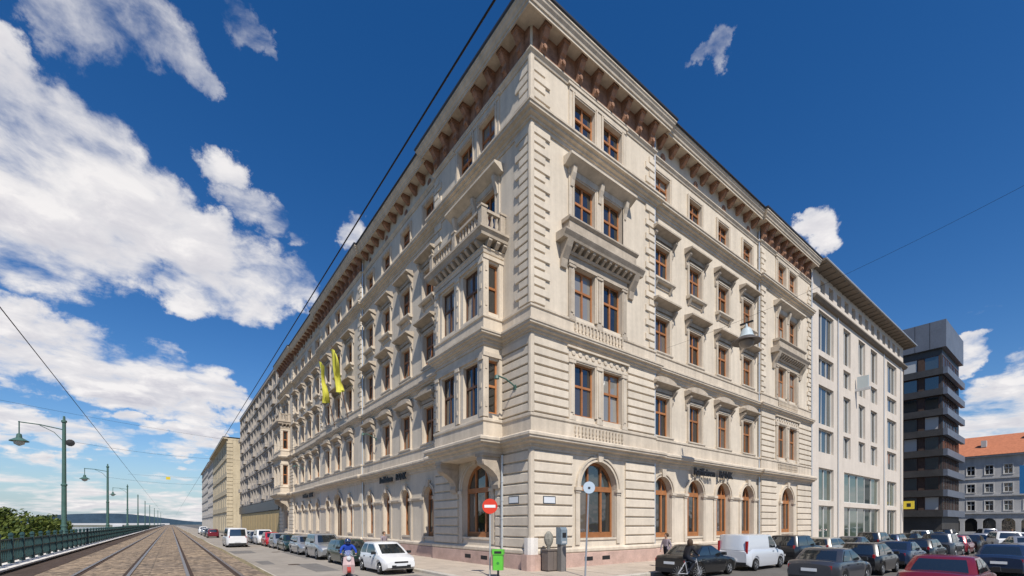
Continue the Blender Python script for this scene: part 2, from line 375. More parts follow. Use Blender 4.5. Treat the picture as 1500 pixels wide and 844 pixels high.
# ------------------------------------------------------------------ THE PALACE
PAL = thing('corner_palace', 'five-storey cream stone palace with brown timber windows and bracketed cornice on the street corner', 'building')
LR, LL = 34.8, 63.0
REC = .2
path_right = [(9.9, 0), (9.9, REC), (24.4, REC), (24.4, 0), (LR, 0)]
path_left = [(0, LL), (0, 53.1), (REC, 53.1), (REC, 38.6), (0, 38.6), (0, 24.4), (REC, 24.4), (REC, 9.9), (0, 9.9)]
def oriel_path(y0): return [(0, y0 + 5.1), (-1.2, y0 + 5.1), (-1.2, y0), (0, y0)]
ORY = (2.35, 55.55)
PATH = path_left + [(0, 0)] + path_right
PATH_O = [(0, LL)] + oriel_path(ORY[1]) + path_left[1:] + oriel_path(ORY[0]) + [(0, 0)] + path_right

# floors: (sill, head) for paired pavilion windows and single windows
PAIR = {1: (8.03, 10.81), 2: (13.26, 15.81), 3: (18.0, 20.44), 4: (22.75, 24.76)}
SING = {1: (7.85, 10.38), 2: (13.2, 15.44), 3: (17.75, 19.92), 4: (22.75, 24.5)}
PW, SW = 1.58, 1.55
singles_r = [11.05, 14.9, 18.7, 22.5]
singles_l = [11.2, 15.0, 18.8, 22.6, 40.5, 44.3, 48.1, 51.9]
centre_l = [27.7, 31.5, 35.3]
pairs_r = [4.83, 29.45]; pairs_l = [4.9, 58.1]

def hood_mesh(w, z, deep=.42, seg=False):
    def f():
        b = MB(); hw = w / 2
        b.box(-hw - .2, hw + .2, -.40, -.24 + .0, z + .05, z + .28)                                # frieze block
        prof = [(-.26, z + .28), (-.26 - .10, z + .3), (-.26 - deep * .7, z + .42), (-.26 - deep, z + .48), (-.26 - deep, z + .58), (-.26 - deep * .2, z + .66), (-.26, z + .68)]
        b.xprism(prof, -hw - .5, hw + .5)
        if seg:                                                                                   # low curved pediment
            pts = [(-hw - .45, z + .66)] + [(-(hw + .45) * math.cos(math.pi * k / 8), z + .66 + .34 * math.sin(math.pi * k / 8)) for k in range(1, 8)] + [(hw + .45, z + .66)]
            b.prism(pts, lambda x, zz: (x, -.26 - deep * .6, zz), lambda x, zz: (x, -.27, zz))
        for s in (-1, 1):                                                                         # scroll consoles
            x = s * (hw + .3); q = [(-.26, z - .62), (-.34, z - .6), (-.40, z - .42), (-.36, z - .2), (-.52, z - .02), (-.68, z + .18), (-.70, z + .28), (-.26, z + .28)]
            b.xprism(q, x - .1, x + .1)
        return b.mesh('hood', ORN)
    return cached(('hood', w, round(z, 2), deep, seg), f)
def arch_mesh(w, h, sides=.2):
    def f():
        b = MB(); hw = w / 2
        for s in (-1, 1):
            b.box(*sorted((s * hw, s * (hw + sides))), -.36, -.27, -.0, h + sides)
            b.box(*sorted((s * (hw + sides * .45), s * (hw + sides * 1.0))), -.40, -.365, -.0, h + sides)
        b.box(-hw, hw, -.36, -.27, h, h + sides); b.box(-hw, hw, -.40, -.365, h + sides * .45, h + sides)
        return b.mesh('architrave', TRIM)
    return cached(('arc', w, round(h, 2), sides), f)
def sill_mesh(w, drop=.16, proj=.26, apron=0.):
    def f():
        b = MB(); hw = w / 2
        b.xprism([(-.26, -drop), (-.28 - proj * .7, -drop), (-.28 - proj, -drop * .5), (-.28 - proj, 0.01), (.04, .03), (.04, -drop * .6)], -hw - .3, hw + .3)
        if apron:
            b.box(-hw - .1, hw + .1, -.34, -.27, -drop - apron, -drop)
            b.box(-hw + .12, hw - .12, -.37, -.345, -drop - apron + .1, -drop - .1)
            for s in (-1, 1): b.xprism([(-.27, -drop - .4), (-.34, -drop - .36), (-.28 - proj * .8, -drop), (-.27, -drop)], s * (hw + .05) - .09, s * (hw + .05) + .09)
        return b.mesh('sill', TRIM)
    return cached(('sil', w, drop, proj, apron), f)

def build_facade(rz, sgn, sections, singles, centre, pairs, oriel_pairs):
    """sections: (a,b,recess,kind); distances along the facade are measured from the street corner"""
    walls = MB()
    U = lambda t: sgn * t
    for a, b, rec, kind in sections:
        ua, ub = sorted((U(a), U(b))); holes = []
        gw, gtop = (2.0, 5.3) if sgn > 0 else (1.45, 4.85)
        cs = [c for c in singles + centre if a < c < b]
        for c in cs:
            u = U(c)
            for f in (1, 2, 3, 4): z0, z1 = SING[f]; holes.append((u - SW / 2, u + SW / 2, z0, z1))
            if kind == 'centre' and abs(c - 31.5) < .1: holes.append((u - 1.25, u + 1.25, .15, 5.35, True))
            else: holes.append((u - gw / 2, u + gw / 2, 1.42, gtop, True))
        for c in [c for c in pairs if a < c < b]:
            u = U(c)
            for f in (1, 2, 3, 4):
                if f < 3 and c in oriel_pairs: continue
                z0, z1 = PAIR[f]
                for s in (-1, 1): holes.append((u + s * 1.13 - PW / 2, u + s * 1.13 + PW / 2, z0, z1))
            pw = 2.95 if a < 1 else 2.5
            holes.append((u - pw / 2, u + pw / 2, 1.52, 5.7 if a < 1 else 5.45, True))
        wall_holes(walls, ua, ub, 0, 26.9, rec, holes)
        # returns between planes
        for t in (a, b):
            walls.quad((U(t), 0, 0), (U(t), REC, 0), (U(t), REC, 26.9), (U(t), 0, 26.9)) if rec else None
        # windows
        for c in cs:
            u = U(c)
            for f in (1, 2, 3, 4):
                z0, z1 = SING[f]; h = z1 - z0
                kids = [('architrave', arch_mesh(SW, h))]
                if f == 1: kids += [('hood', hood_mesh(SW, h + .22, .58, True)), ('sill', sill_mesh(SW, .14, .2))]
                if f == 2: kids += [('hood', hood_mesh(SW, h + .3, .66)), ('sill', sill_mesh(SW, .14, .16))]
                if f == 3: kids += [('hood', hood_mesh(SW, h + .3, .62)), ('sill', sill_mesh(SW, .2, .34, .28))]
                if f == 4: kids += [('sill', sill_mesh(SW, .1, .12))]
                window(PAL, u, rec + .17, z0, SW, h, rz, tr=.62 if f < 4 else .64, kids=kids)
            if kind == 'centre' and abs(c - 31.5) < .1: arched(rz, u, rec, 2.5, .15, 5.35, True)
            else: arched(rz, u, rec, gw, 1.42, gtop)
        for c in [c for c in pairs if a < c < b]:
            u = U(c)
            for f in (1, 2, 3, 4):
                if f < 3 and c in oriel_pairs: continue
                z0, z1 = PAIR[f]; h = z1 - z0
                for s in (-1, 1):
                    kids = [('architrave', arch_mesh(PW, h, .16))]
                    window(PAL, u + s * 1.13, rec + .17, z0, PW, h, rz, kids=kids, tr=.58)
                dress_pair(rz, u, f, z0, z1)
            arched(rz, u, rec, 2.95 if a < 1 else 2.5, 1.52, 5.7 if a < 1 else 5.45)
    walls.build('wall', STONE, PAL, rz=rz)

def arched(rz, u, rec, w, z0, top, door=False):
    """ground floor arch: timber frame, panes, stone archivolt with keystone, impost blocks"""
    r = w / 2; sp = top - r; h = top - z0; t = .13
    def fm():
        b = MB(); N = 14
        for s in (-1, 1): b.box(*sorted((s * r, s * (r - t))), 0, .12, 0, sp - z0)
        b.box(-r + t, r - t, 0, .12, 0, .3 if not door else .12); b.box(-r + t, r - t, -.05, .12, sp - z0 - .14, sp - z0 + .14)
        for k in range(N):
            a0, a1 = math.pi * k / N, math.pi * (k + 1) / N
            P = lambda rr, a, y: (-rr * math.cos(a), y, sp - z0 + rr * math.sin(a))
            b.add([P(r, a0, 0), P(r, a1, 0), P(r - t * 1.3, a1, 0), P(r - t * 1.3, a0, 0), P(r, a0, .12), P(r, a1, .12), P(r - t * 1.3, a1, .12), P(r - t * 1.3, a0, .12)],
                  [(0, 1, 2, 3), (4, 5, 6, 7), (3, 2, 6, 7), (0, 1, 5, 4)])
        for x in ((-r * .36, r * .36) if w > 1.8 else (0,)):
            b.box(x - .07, x + .07, -.02, .12, .3, sp - z0 - .14); b.box(x - .05, x + .05, -.02, .12, sp - z0 + .14, sp - z0 + math.sqrt(max(.01, r * r - x * x)) - .1)
        return b.mesh('arched_window', WOOD if not door else WOODD)
    me = cached(('aw', w, z0, top, door), fm)
    c, s_ = math.cos(rz), math.sin(rz); y = rec + .3
    o = put('arched_window' if not door else 'arched_door', me, PAL, (u * c - y * s_, u * s_ + y * c, z0), rz)
    xs = [-r + t] + ([-r * .36, r * .36] if w > 1.8 else [0]) + [r - t]
    for i in range(len(xs) - 1):
        put('pane', pane_mesh(xs[i + 1] - xs[i], sp - z0 - .4, GLASSB if random.random() < .3 else GLASS), o, ((xs[i] + xs[i + 1]) / 2, .06, .26)).rotation_euler = (random.gauss(0, .008), 0, random.gauss(0, .01))
    def fan():
        b = MB(); N = 14; rr = r - t
        b.add([(-rr * math.cos(math.pi * k / N), .07, sp - z0 + rr * math.sin(math.pi * k / N)) for k in range(N + 1)], [tuple(range(N + 1))]); return b.mesh('fanlight', GLASSL)
    put('fanlight', cached(('fan', w, z0, top), fan), o)
    def av():
        b = MB(); N = 16; d = .3 if w > 2.2 else .26
        for (ra, rb, y0, y1) in ((r, r + d, -.38, -.31), (r + d * .62, r + d, -.44, -.385), (r, r + d * .2, -.41, -.385)):
            for k in range(N):
                a0, a1 = math.pi * k / N, math.pi * (k + 1) / N
                P = lambda q, a, yy: (-q * math.cos(a), yy, sp - z0 + q * math.sin(a))
                b.add([P(ra, a0, y0), P(ra, a1, y0), P(rb, a1, y0), P(rb, a0, y0), P(ra, a0, y1), P(ra, a1, y1), P(rb, a1, y1), P(rb, a0, y1)], [(0, 1, 2, 3), (3, 2, 6, 7), (0, 1, 5, 4)])
        b.prism([(-.16, top - z0 - .03), (.16, top - z0 - .03), (.22, top - z0 + .46), (-.22, top - z0 + .46)], lambda x, z: (x, -.52, z), lambda x, z: (x, -.31, z))
        return b.mesh('archivolt', TRIM)
    put('archivolt', cached(('av', w, z0, top), av), o)
    def pil():
        b = MB()
        for s in (-1, 1):
            x0, x1 = sorted((s * (r + .02), s * (r + .34))); b.box(x0, x1, -.37, -.31, -.35, sp - z0 - .28)
            b.box(x0 - .03, x1 + .03, -.41, -.31, sp - z0 - .28, sp - z0 - .16); b.box(x0 - .07, x1 + .07, -.47, -.31, sp - z0 - .16, sp - z0 + .02)
        b.box(-r, r, -.36, -.1, -.12, 0) if not door else None
        return b.mesh('pilaster', TRIM)
    put('pilaster', cached(('pil', w, z0, top, door), pil), o)

def dress_pair(rz, u, f, z0, z1):
    """stone dressing round a pair of pavilion windows"""
    def fn():
        b = MB()
        xs = (-2.13, 0, 2.13); wd = .2
        if f in (1, 2):
            for x in xs:
                b.box(x - wd, x + wd, -.1, .0, z0 - .25, z1 + .1); b.box(x - wd * .55, x + wd * .55, -.14, -.1, z0 + .1, z1 - .2)
                b.box(x - wd - .05, x + wd + .05, -.16, 0, z1 - .1, z1 + .06); b.box(x - wd - .04, x + wd + .04, -.15, 0, z0 - .3, z0 - .1)
        if f == 1:
            b.box(-2.4, 2.4, -.14, 0, z1 + .1, z1 + .24); b.box(-2.33, 2.33, -.06, 0, z1 + .24, z1 + .72); b.box(-2.5, 2.5, -.2, 0, z1 + .66, z1 + .76)
            for k in range(9): b.lathe([(.02, -.12), (.13, -.11), (.15, -.06)], (-2.0 + k * .5, 0, z1 + .46), 8, 'y')
        if f == 2:
            b.box(-2.4, 2.4, -.16, 0, z1 + .02, z1 + .2); b.box(-2.38, 2.38, -.1, 0, z1 + .2, z1 + .5)
            b.xprism([(0, z1 + .5), (-.18, z1 + .5), (-.25, z1 + .62), (0, z1 + .62)], -2.6, 2.6)
            for k in range(13): x = -2.64 + k * .44; b.xprism([(0, z1 + .62), (-.28, z1 + .62), (-.52, z1 + .78), (-.56, z1 + .9), (0, z1 + .9)], x - .09, x + .09)
            b.xprism([(0, z1 + .9), (-.6, z1 + .9), (-.64, z1 + 1.0), (-.74, z1 + 1.14), (-.78, z1 + 1.2), (-.78, z1 + 1.28), (0, z1 + 1.34)], -3.2, 3.2)
            b.box(-2.7, 2.7, -.5, 0, z1 + 1.34, z1 + 1.95); b.xprism([(0, z1 + 1.95), (-.52, z1 + 1.95), (-.62, z1 + 2.05), (-.62, z1 + 2.13), (0, z1 + 2.16)], -2.8, 2.8)
            for s in (-1, 1): b.xprism([(0, z1 - .35), (-.12, z1 - .3), (-.2, z1 + .1), (-.5, z1 + .6), (-.62, z1 + .9), (0, z1 + .9)], s * 2.72 - .2, s * 2.72 + .2)
        if f == 3:
            for x in xs:
                b.box(x - wd, x + wd, -.09, 0, z0, z1 + .12)
                b.xprism([(0, z1 - .55), (-.14, z1 - .5), (-.2, z1 - .2), (-.32, z1 + .1), (-.38, z1 + .4), (0, z1 + .4)], x - .12, x + .12)
            b.box(-2.35, 2.35, -.12, 0, z1 + .12, z1 + .42)
            b.xprism([(0, z1 + .42), (-.15, z1 + .42), (-.5, z1 + .62), (-.62, z1 + .68), (-.62, z1 + .8), (0, z1 + .88)], -2.66, 2.66)
        if f == 4:
            b.box(-2.28, 2.28, -.11, 0, z1 + .2, z1 + .42); b.box(-2.4, 2.4, -.16, 0, z1 + .42, z1 + .55)
            for x in xs: b.box(x - .16, x + .16, -.07, 0, z0 - .1, z1 + .2)
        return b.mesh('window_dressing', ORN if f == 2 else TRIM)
    me = cached(('dp', f), fn)
    c, s_ = math.cos(rz), math.sin(rz)
    put('window_dressing', me, PAL, (u * c, u * s_, 0), rz)

build_facade(0, 1, [(0, 9.9, 0, 'pav'), (9.9, 24.4, REC, 'mid'), (24.4, LR, 0, 'pav')], singles_r, [], pairs_r, [])
build_facade(LEFT, -1, [(0, 9.9, 0, 'pav'), (9.9, 24.4, REC, 'mid'), (24.4, 38.6, 0, 'centre'), (38.6, 53.1, REC, 'mid'), (53.1, LL, 0, 'pav')], singles_l, centre_l, pairs_l, pairs_l)
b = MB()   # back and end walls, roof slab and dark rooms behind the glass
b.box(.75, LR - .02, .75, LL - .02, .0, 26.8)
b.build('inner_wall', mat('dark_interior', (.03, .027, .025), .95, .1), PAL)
b = MB(); b.quad((0, LL, 0), (LR, LL, 0), (LR, LL, 26.9), (0, LL, 26.9)); b.quad((LR, 0, 0), (LR, LL, 0), (LR, LL, 26.9), (LR, 0, 26.9)); b.build('party_wall', PLASTW, PAL)
b = MB(); e = .9
b.add([(-e, -e, 27.19), (LR, -e, 27.19), (LR, LL, 27.19), (-e, LL, 27.19), (7, 7, 28.6), (LR, 7, 28.6), (LR, LL, 28.6), (7, LL, 28.6)], [(0, 1, 5, 4), (3, 0, 4, 7), (4, 5, 6, 7), (1, 2, 6, 5), (2, 3, 7, 6)])
b.build('roof', GUTTER, PAL)

# belts that run round the whole building
def belt(name, prof, m, path=PATH): return MB().sweep(prof, path).build(name, m, PAL)
belt('plinth', [(0, -.1), (.16, -.1), (.16, .72), (.1, .76), (0, .76)], PINK)
belt('plinth_cap', [(0, .762), (.13, .762), (.17, .82), (.17, .95), (.08, 1.05), (0, 1.05)], TRIM)
belt('string_course', [(0, 5.95), (.06, 5.95), (.08, 6.1), (.16, 6.12), (.16, 6.22), (.38, 6.28), (.39, 6.38), (.56, 6.42), (.57, 6.52), (.62, 6.54), (.62, 6.66), (.5, 6.74), (.1, 6.84), (0, 6.84)], TRIM, PATH_O)
belt('pedestal_band', [(0, 6.842), (.1, 6.842), (.1, 7.52), (.16, 7.58), (.16, 7.7), (.04, 7.76), (0, 7.76)], TRIM, PATH_O)
belt('string_course', [(0, 11.5), (.06, 11.5), (.07, 11.66), (.14, 11.68), (.14, 11.78), (.28, 11.82), (.29, 11.92), (.41, 11.95), (.42, 12.04), (.46, 12.06), (.46, 12.15), (.34, 12.22), (.08, 12.3), (0, 12.3)], TRIM, PATH_O)
belt('pedestal_band', [(0, 12.302), (.08, 12.302), (.08, 12.88), (.14, 12.92), (.14, 13.02), (.03, 13.08), (0, 13.08)], TRIM, PATH_O)
belt('string_course', [(0, 21.8), (.06, 21.8), (.07, 21.98), (.15, 22.0), (.15, 22.12), (.3, 22.16), (.31, 22.27), (.46, 22.3), (.47, 22.42), (.52, 22.44), (.52, 22.54), (.4, 22.6), (.06, 22.7), (0, 22.7)], TRIM)
belt('frieze_molding', [(0, 25.16), (.05, 25.16), (.09, 25.28), (.18, 25.37), (.18, 25.44), (.04, 25.48), (0, 25.48)], TRIM)
belt('cornice', [(0, 26.66), (.66, 26.68), (.66, 26.58), (.74, 26.56), (.74, 26.7), (.8, 26.72), (.83, 26.84), (.92, 26.94), (.96, 27.06), (1.0, 27.08), (1.0, 27.15), (0, 27.18)], TRIM)
belt('gutter', [(.9, 27.155), (1.0, 27.155), (1.06, 27.22), (1.06, 27.32), (.9, 27.32)], GUTTER)
# frieze panels (terracotta) on the pavilions, medallions between
for rz, sg, segs in ((0, 1, [(0.1, 9.9), (24.4, LR)]), (LEFT, -1, [(.1, 9.9), (24.4, 38.6), (53.1, LL)])):
    for a, c in segs:
        u0, u1 = sorted((sg * a, sg * c)); MB().box(u0, u1, -.05, .02, 25.485, 26.65).build('frieze_panel', TERRA, PAL, rz=rz)
def big_bracket():
    b = MB()
    b.xprism([(0, 25.49), (-.2, 25.5), (-.28, 25.62), (-.3, 25.78), (-.23, 25.9), (-.26, 26.06), (-.36, 26.14), (-.44, 26.3), (-.54, 26.42), (-.57, 26.66), (0, 26.66)], -.16, .16)
    b.lathe([(.11, -.37), (.11, -.26)], (0, 0, 25.72), 8, 'y')
    b.box(-.2, .2, -.61, 0, 26.52, 26.67); return b.mesh('cornice_bracket', TERRA)
def small_bracket():
    b = MB(); b.xprism([(0, 26.1), (-.18, 26.12), (-.28, 26.24), (-.42, 26.34), (-.52, 26.46), (-.55, 26.66), (0, 26.66)], -.14, .14)
    b.box(-.18, .18, -.59, 0, 26.56, 26.67); return b.mesh('cornice_bracket', TERRA)
bbm, sbm = big_bracket(), small_bracket()
medal = MB().lathe([(.24, -.03), (.24, -.06), (.17, -.08), (.12, -.05), (.01, -.05)], (0, 0, 0), 12, 'y').mesh('medallion', TERRA)
def along(rz, u, y, z): c, s = math.cos(rz), math.sin(rz); return (u * c - y * s, u * s + y * c, z)
for rz, sg, L, cuts in ((0, 1, LR, [(9.9, 24.4)]), (LEFT, -1, LL, [(9.9, 24.4), (38.6, 53.1)])):
    t = .62
    while t < L - .3:
        mid = any(a < t < c for a, c in cuts)
        put('cornice_bracket', sbm if mid else bbm, PAL, along(rz, sg * t, REC if mid else -.0, 0), rz); t += 1.26
    for a, c in cuts:
        k = a + 1.25
        while k < c: put('medallion', medal, PAL, along(rz, sg * k, REC, 25.8), rz); k += 3.84
# quoins
def quoin(l): return cached(('q', l), lambda: MB().xprism([(0, .038), (-.06, .038), (-.09, .062), (-.09, .378), (-.06, .402), (0, .402)], 0, l).mesh('quoin', STONE2))
def quoinr(l): return cached(('qr', l), lambda: MB().xprism([(0, .038), (-.06, .038), (-.09, .062), (-.09, .378), (-.06, .402), (0, .402)], -l, 0).mesh('quoin', STONE2))
levels = [13.1 + i * .4375 for i in range(20)] + [22.72 + i * .435 for i in range(5)]
for rz, sg, ends in ((0, 1, [(.03, 1), (9.9, -1), (24.4, 1), (LR, -1)]), (LEFT, -1, [(.03, 1), (9.9, -1), (24.4, 1), (38.6, -1), (53.1, 1), (LL, -1)])):
    for e, d in ends:
        for i, z in enumerate(levels):
            l = (1.15 if i % 2 else .82) if e < 1 else (.85 if i % 2 else .5)
            put('quoin', quoin(l) if sg * d > 0 else quoinr(l), PAL, along(rz, sg * e, 0, z), rz)
# corner pilaster strip
for z0, z1 in ((13.1, 21.84), (22.72, 25.15), (1.06, 5.94), (7.77, 11.54)):
    MB().zprism([(-.12, .1), (-.12, .0), (-.085, -.085), (0, -.12), (.1, -.12), (.1, .1)], z0, z1).build('corner_strip', TRIM, PAL)
# rusticated courses on the pavilions
def course(w, h): return cached(('co', round(w, 2), round(h, 2)), lambda: MB().xprism([(0, .042), (-.07, .042), (-.105, .07), (-.105, h - .07), (-.07, h - .042), (0, h - .042)], -w / 2, w / 2).mesh('stone_course', STONE2))
G0, GN, GH = 1.06, 9, .54; F0, FN, FH = 7.78, 8, .47
for rz, sg, spans, spans1 in ((0, 1, [(.12, 2.75), (7.1, 9.88), (24.42, 27.3), (31.6, LR - .02)], [(.12, 2.45), (7.3, 9.88), (24.42, 26.9), (31.9, LR - .02)]),
                              (LEFT, -1, [(.12, 2.9), (6.9, 9.88), (53.12, 55.9), (60.3, LL - .02)], [(.12, 2.33), (7.47, 9.88), (53.12, 55.5), (60.7, LL - .02)])):
    for (sp, z0, n, h) in ((spans, G0, GN, GH), (spans1, F0, FN, FH)):
        for a, c in sp:
            for i in range(n): put('stone_course', course(c - a, h), PAL, along(rz, sg * (a + c) / 2, 0, z0 + i * h), rz)
# impost band along the middle bays
for rz, sg, segs in ((0, 1, (10.0, 24.3)), (LEFT, -1, (10.0, 24.3)), (LEFT, -1, (38.7, 53.0)), (LEFT, -1, (24.5, 38.5))):
    cs = [c for c in (singles_r if sg > 0 else singles_l + centre_l) if segs[0] < c < segs[1]]; hw = (2.0 if sg > 0 else 1.45) / 2 + .36; yo = 0 if segs[0] == 24.5 else REC
    edges_ = [segs[0]] + [q for c in sorted(cs) for q in ((c - hw, c + hw) if c != 31.5 else (c - 1.61, c + 1.61))] + [segs[1]]
    zt = 4.3 if sg > 0 else 4.13
    for a, c in zip(edges_[::2], edges_[1::2]):
        if c - a > .15: u0, u1 = sorted((sg * a, sg * c)); MB().xprism([(yo, zt - .2), (yo - .08, zt - .2), (yo - .16, zt - .06), (yo - .16, zt + .02), (yo, zt + .05)], u0, u1).build('impost_band', TRIM, PAL, rz=rz)
# small balusters carved under the paired windows of the first two floors
bal_me = MB().lathe([(.05, 0), (.05, .06), (.025, .1), (.065, .24), (.03, .4), (.05, .46), (.05, .52)], (0, 0, 0), 6).mesh('baluster', TRIM, 40)
for c in pairs_r:
    for zb, n in ((6.93, 15), (12.36, 15)):
        for k in range(n): put('baluster', bal_me, PAL, (c - 1.9 + k * 3.8 / (n - 1), -.16, zb))
# downpipes
for x, y, z0, z1 in ((9.98, -.02, .3, 26.4), (24.3, .06, .3, 26.2), (LR - .05, -.14, .3, 26.3), (-.14, 2.22, .1, 5.9), (.06, 24.3, .3, 26.2), (.06, 38.7, .3, 26.2)):
    b = MB(); b.tube([(x, y, z0), (x, y, z1)], .065, 8)
    for k in range(6): b.tube([(x, y, z0 + (z1 - z0) * (k + .5) / 6), (x, y, z0 + (z1 - z0) * (k + .5) / 6 + .06)], .085, 8)
    b.build('downpipe', ZINC, PAL, smooth=40)
# oriels with balcony on top
def oriel(y0):
    y1 = y0 + 5.1; yc = (y0 + y1) / 2
    w = MB(); holes = []
    for f in (1, 2):
        z0, z1 = PAIR[f]
        for s in (-1, 1): holes.append((-yc + s * 1.22 - .72, -yc + s * 1.22 + .72, z0, z1))
    wall_holes(w, -y1, -y0, 5.9, 16.7, -1.2, holes, .25)
    w.build('oriel_front', STONE, PAL, rz=LEFT)
    sd = MB(); sh = [(-.93, -.3, PAIR[f][0], PAIR[f][1]) for f in (1, 2)]
    wall_holes(sd, -1.2, 0, 5.9, 16.7, 0, sh, .2); sd.build('oriel_side', STONE, PAL, (0, y0, 0))
    bk = MB(); bk.quad((-1.2, y1, 5.9), (0, y1, 5.9), (0, y1, 16.7), (-1.2, y1, 16.7)); bk.quad((-1.2, y0, 5.9), (0, y0, 5.9), (0, y1, 5.9), (-1.2, y1, 5.9)); bk.box(-.85, -.03, y0 + .45, y1 - .2, 6.2, 16.5); bk.build('oriel_back', STONE, PAL)
    for f in (1, 2):
        z0, z1 = PAIR[f]
        for s in (-1, 1): window(PAL, -yc + s * 1.22, -1.2 + .2, z0, 1.44, z1 - z0, LEFT, WOODD, tr=.58, kids=[])
        window(PAL, -.615, .14, z0, .63, z1 - z0, 0, mull=False, org=(0, y0), tr=.52)
        b = MB()
        for t in (-2.38, 0, 2.38):
            ww = .17
            b.box(-yc + t - ww, -yc + t + ww, -1.28, -1.2, z0 - .2, z1 + .12); b.box(-yc + t - ww - .05, -yc + t + ww + .05, -1.33, -1.2, z1 - .08, z1 + .12)
            for k in (0.15, .5, .85): b.box(-yc + t - .07, -yc + t + .07, -1.31, -1.28, z0 + (z1 - z0) * k - .12, z0 + (z1 - z0) * k + .12)
        b.box(-y1 - .03, -y0 + .03, -1.3, -1.2, z1 + .12, z1 + .32)
        b.build('oriel_dressing', TRIM, PAL, rz=LEFT)
        b = MB()
        b.box(-1.28, -.95, y0 - .07, y0, z0 - .2, z1 + .12); b.box(-.28, -.02, y0 - .07, y0, z0 - .2, z1 + .12); b.box(-1.3, -.01, y0 - .11, y0, z1 + .12, z1 + .32)
        for k in (.15, .5, .85): b.box(-1.17, -1.05, y0 - .1, y0 - .07, z0 + (z1 - z0) * k - .12, z0 + (z1 - z0) * k + .12)
        b.build('oriel_dressing', TRIM, PAL)
    P = [(0, y1), (-1.2, y1), (-1.2, y0), (0, y0)]
    MB().sweep([(0, 16.2), (.08, 16.22), (.12, 16.4), (.16, 16.42), (.16, 16.5), (0, 16.5)], P).build('oriel_architrave', TRIM, PAL)
    MB().sweep([(0, 16.82), (.44, 16.84), (.46, 16.96), (.54, 17.1), (.58, 17.12), (.58, 17.24), (0, 17.3)], P).build('oriel_cornice', ORN, PAL)
    mo = cached('modil', lambda: MB().xprism([(0, 16.52), (-.2, 16.52), (-.32, 16.62), (-.41, 16.72), (-.41, 16.815), (0, 16.815)], -.1, .1).mesh('modillion', ORN))
    k = y0 + .2
    while k < y1: put('modillion', mo, PAL, (-1.2, k, 0), LEFT); k += .49
    for x in (-1.05, -.55, -.12): put('modillion', mo, PAL, (x, y0, 0))
    MB().box(-1.2, -.01, y0 + .0, y1, 16.55, 17.27).build('balcony_floor', ORN, PAL)
    b = MB()   # balustrade
    def post(x, y): b.box(x - .16, x + .16, y - .16, y + .16, 17.28, 18.36); b.box(x - .2, x + .2, y - .2, y + .2, 18.36, 18.46)
    xf = -1.38; ya, yb = y0 - .14, y1 + .14
    for p in ((xf, ya), (xf, yb), (-.2, ya), (-.2, yb), (xf, yc)): post(*p)
    b.box(xf - .1, xf + .1, ya, yb, 17.28, 17.42); b.box(xf - .12, xf + .12, ya, yb, 18.2, 18.34)
    for yy in (ya, yb): b.box(xf, -.2, yy - .1, yy + .1, 17.28, 17.42); b.box(xf, -.2, yy - .12, yy + .12, 18.2, 18.34)
    bl = b.build('balustrade', ORN, PAL)
    bm_ = cached('bal2', lambda: MB().lathe([(.07, 17.42), (.04, 17.5), (.1, 17.72), (.045, 17.98), (.07, 18.06), (.07, 18.2)], (0, 0, 0), 6).mesh('baluster', ORN, 40))
    k = ya + .35
    while k < yb - .2:
        if abs(k - yc) > .25: put('baluster', bm_, bl, (xf, k, 0))
        k += .3
    for yy in (ya, yb):
        for x in (-1.1, -.8, -.5): put('baluster', bm_, bl, (x, yy, 0))
    for yy in (y0 + .32, y1 - .32):      # big scroll consoles under the oriel
        b = MB(); pr = [(-.06, 4.15), (-.22, 4.2), (-.3, 4.42), (-.24, 4.62), (-.34, 4.85), (-.62, 5.12), (-.95, 5.3), (-1.22, 5.42), (-1.28, 5.62), (-1.24, 5.92), (-.06, 5.92)]
        b.prism(pr, lambda x, z: (x, yy - .26, z), lambda x, z: (x, yy + .26, z))
        b.prism([(x * .93 - .04, z - .06) for x, z in pr[1:9]] + [(-.1, 5.5)], lambda x, z: (x, yy - .3, z), lambda x, z: (x, yy + .3, z))
        b.box(-1.3, -.05, yy - .36, yy + .36, 5.8, 5.94)
        b.build('console', ORN, PAL)
for y0 in ORY: oriel(y0)
# rusticated piers between arches in the middle of the quay front, door canopy left plain
# letters on the frieze
def text_mesh(txt, size, m):
    cu = bpy.data.curves.new('lettering', 'FONT'); cu.body = txt; cu.size = size; cu.extrude = .04; cu.align_x = 'CENTER'; cu.offset = .012
    o = bpy.data.objects.new('lettering_tmp', cu); COL.objects.link(o)
    me = bpy.data.meshes.new_from_object(o.evaluated_get(bpy.context.evaluated_depsgraph_get())); bpy.data.objects.remove(o); me.materials.clear(); me.materials.append(m); return me
LET = mat('black_letters', (.012, .012, .014), .5, .3)
for word, du in (('Raiffeisen', -1.0), ('BANK', 1.95)):
    tm = text_mesh(word, .72, LET)
    for loc, rz, sg in (((16.6 + du, -.14, 5.62), 0, 1), ((-.14, 17.2 - du, 5.62), LEFT, 1), ((-.14, 44.5 - du, 5.62), LEFT, 1)):
        o = put('lettering', tm, PAL, loc); o.rotation_euler = (R_(90), 0, rz)
# cellar vents in the plinth
for x in (3.9, 5.3): MB().box(x - .32, x + .32, -.165, -.14, .3, .52).build('cellar_vent', BLACKP, PAL)
for y in (3.9, 5.6): MB().box(-.165, -.14, y - .32, y + .32, .3, .52).build('cellar_vent', BLACKP, PAL)
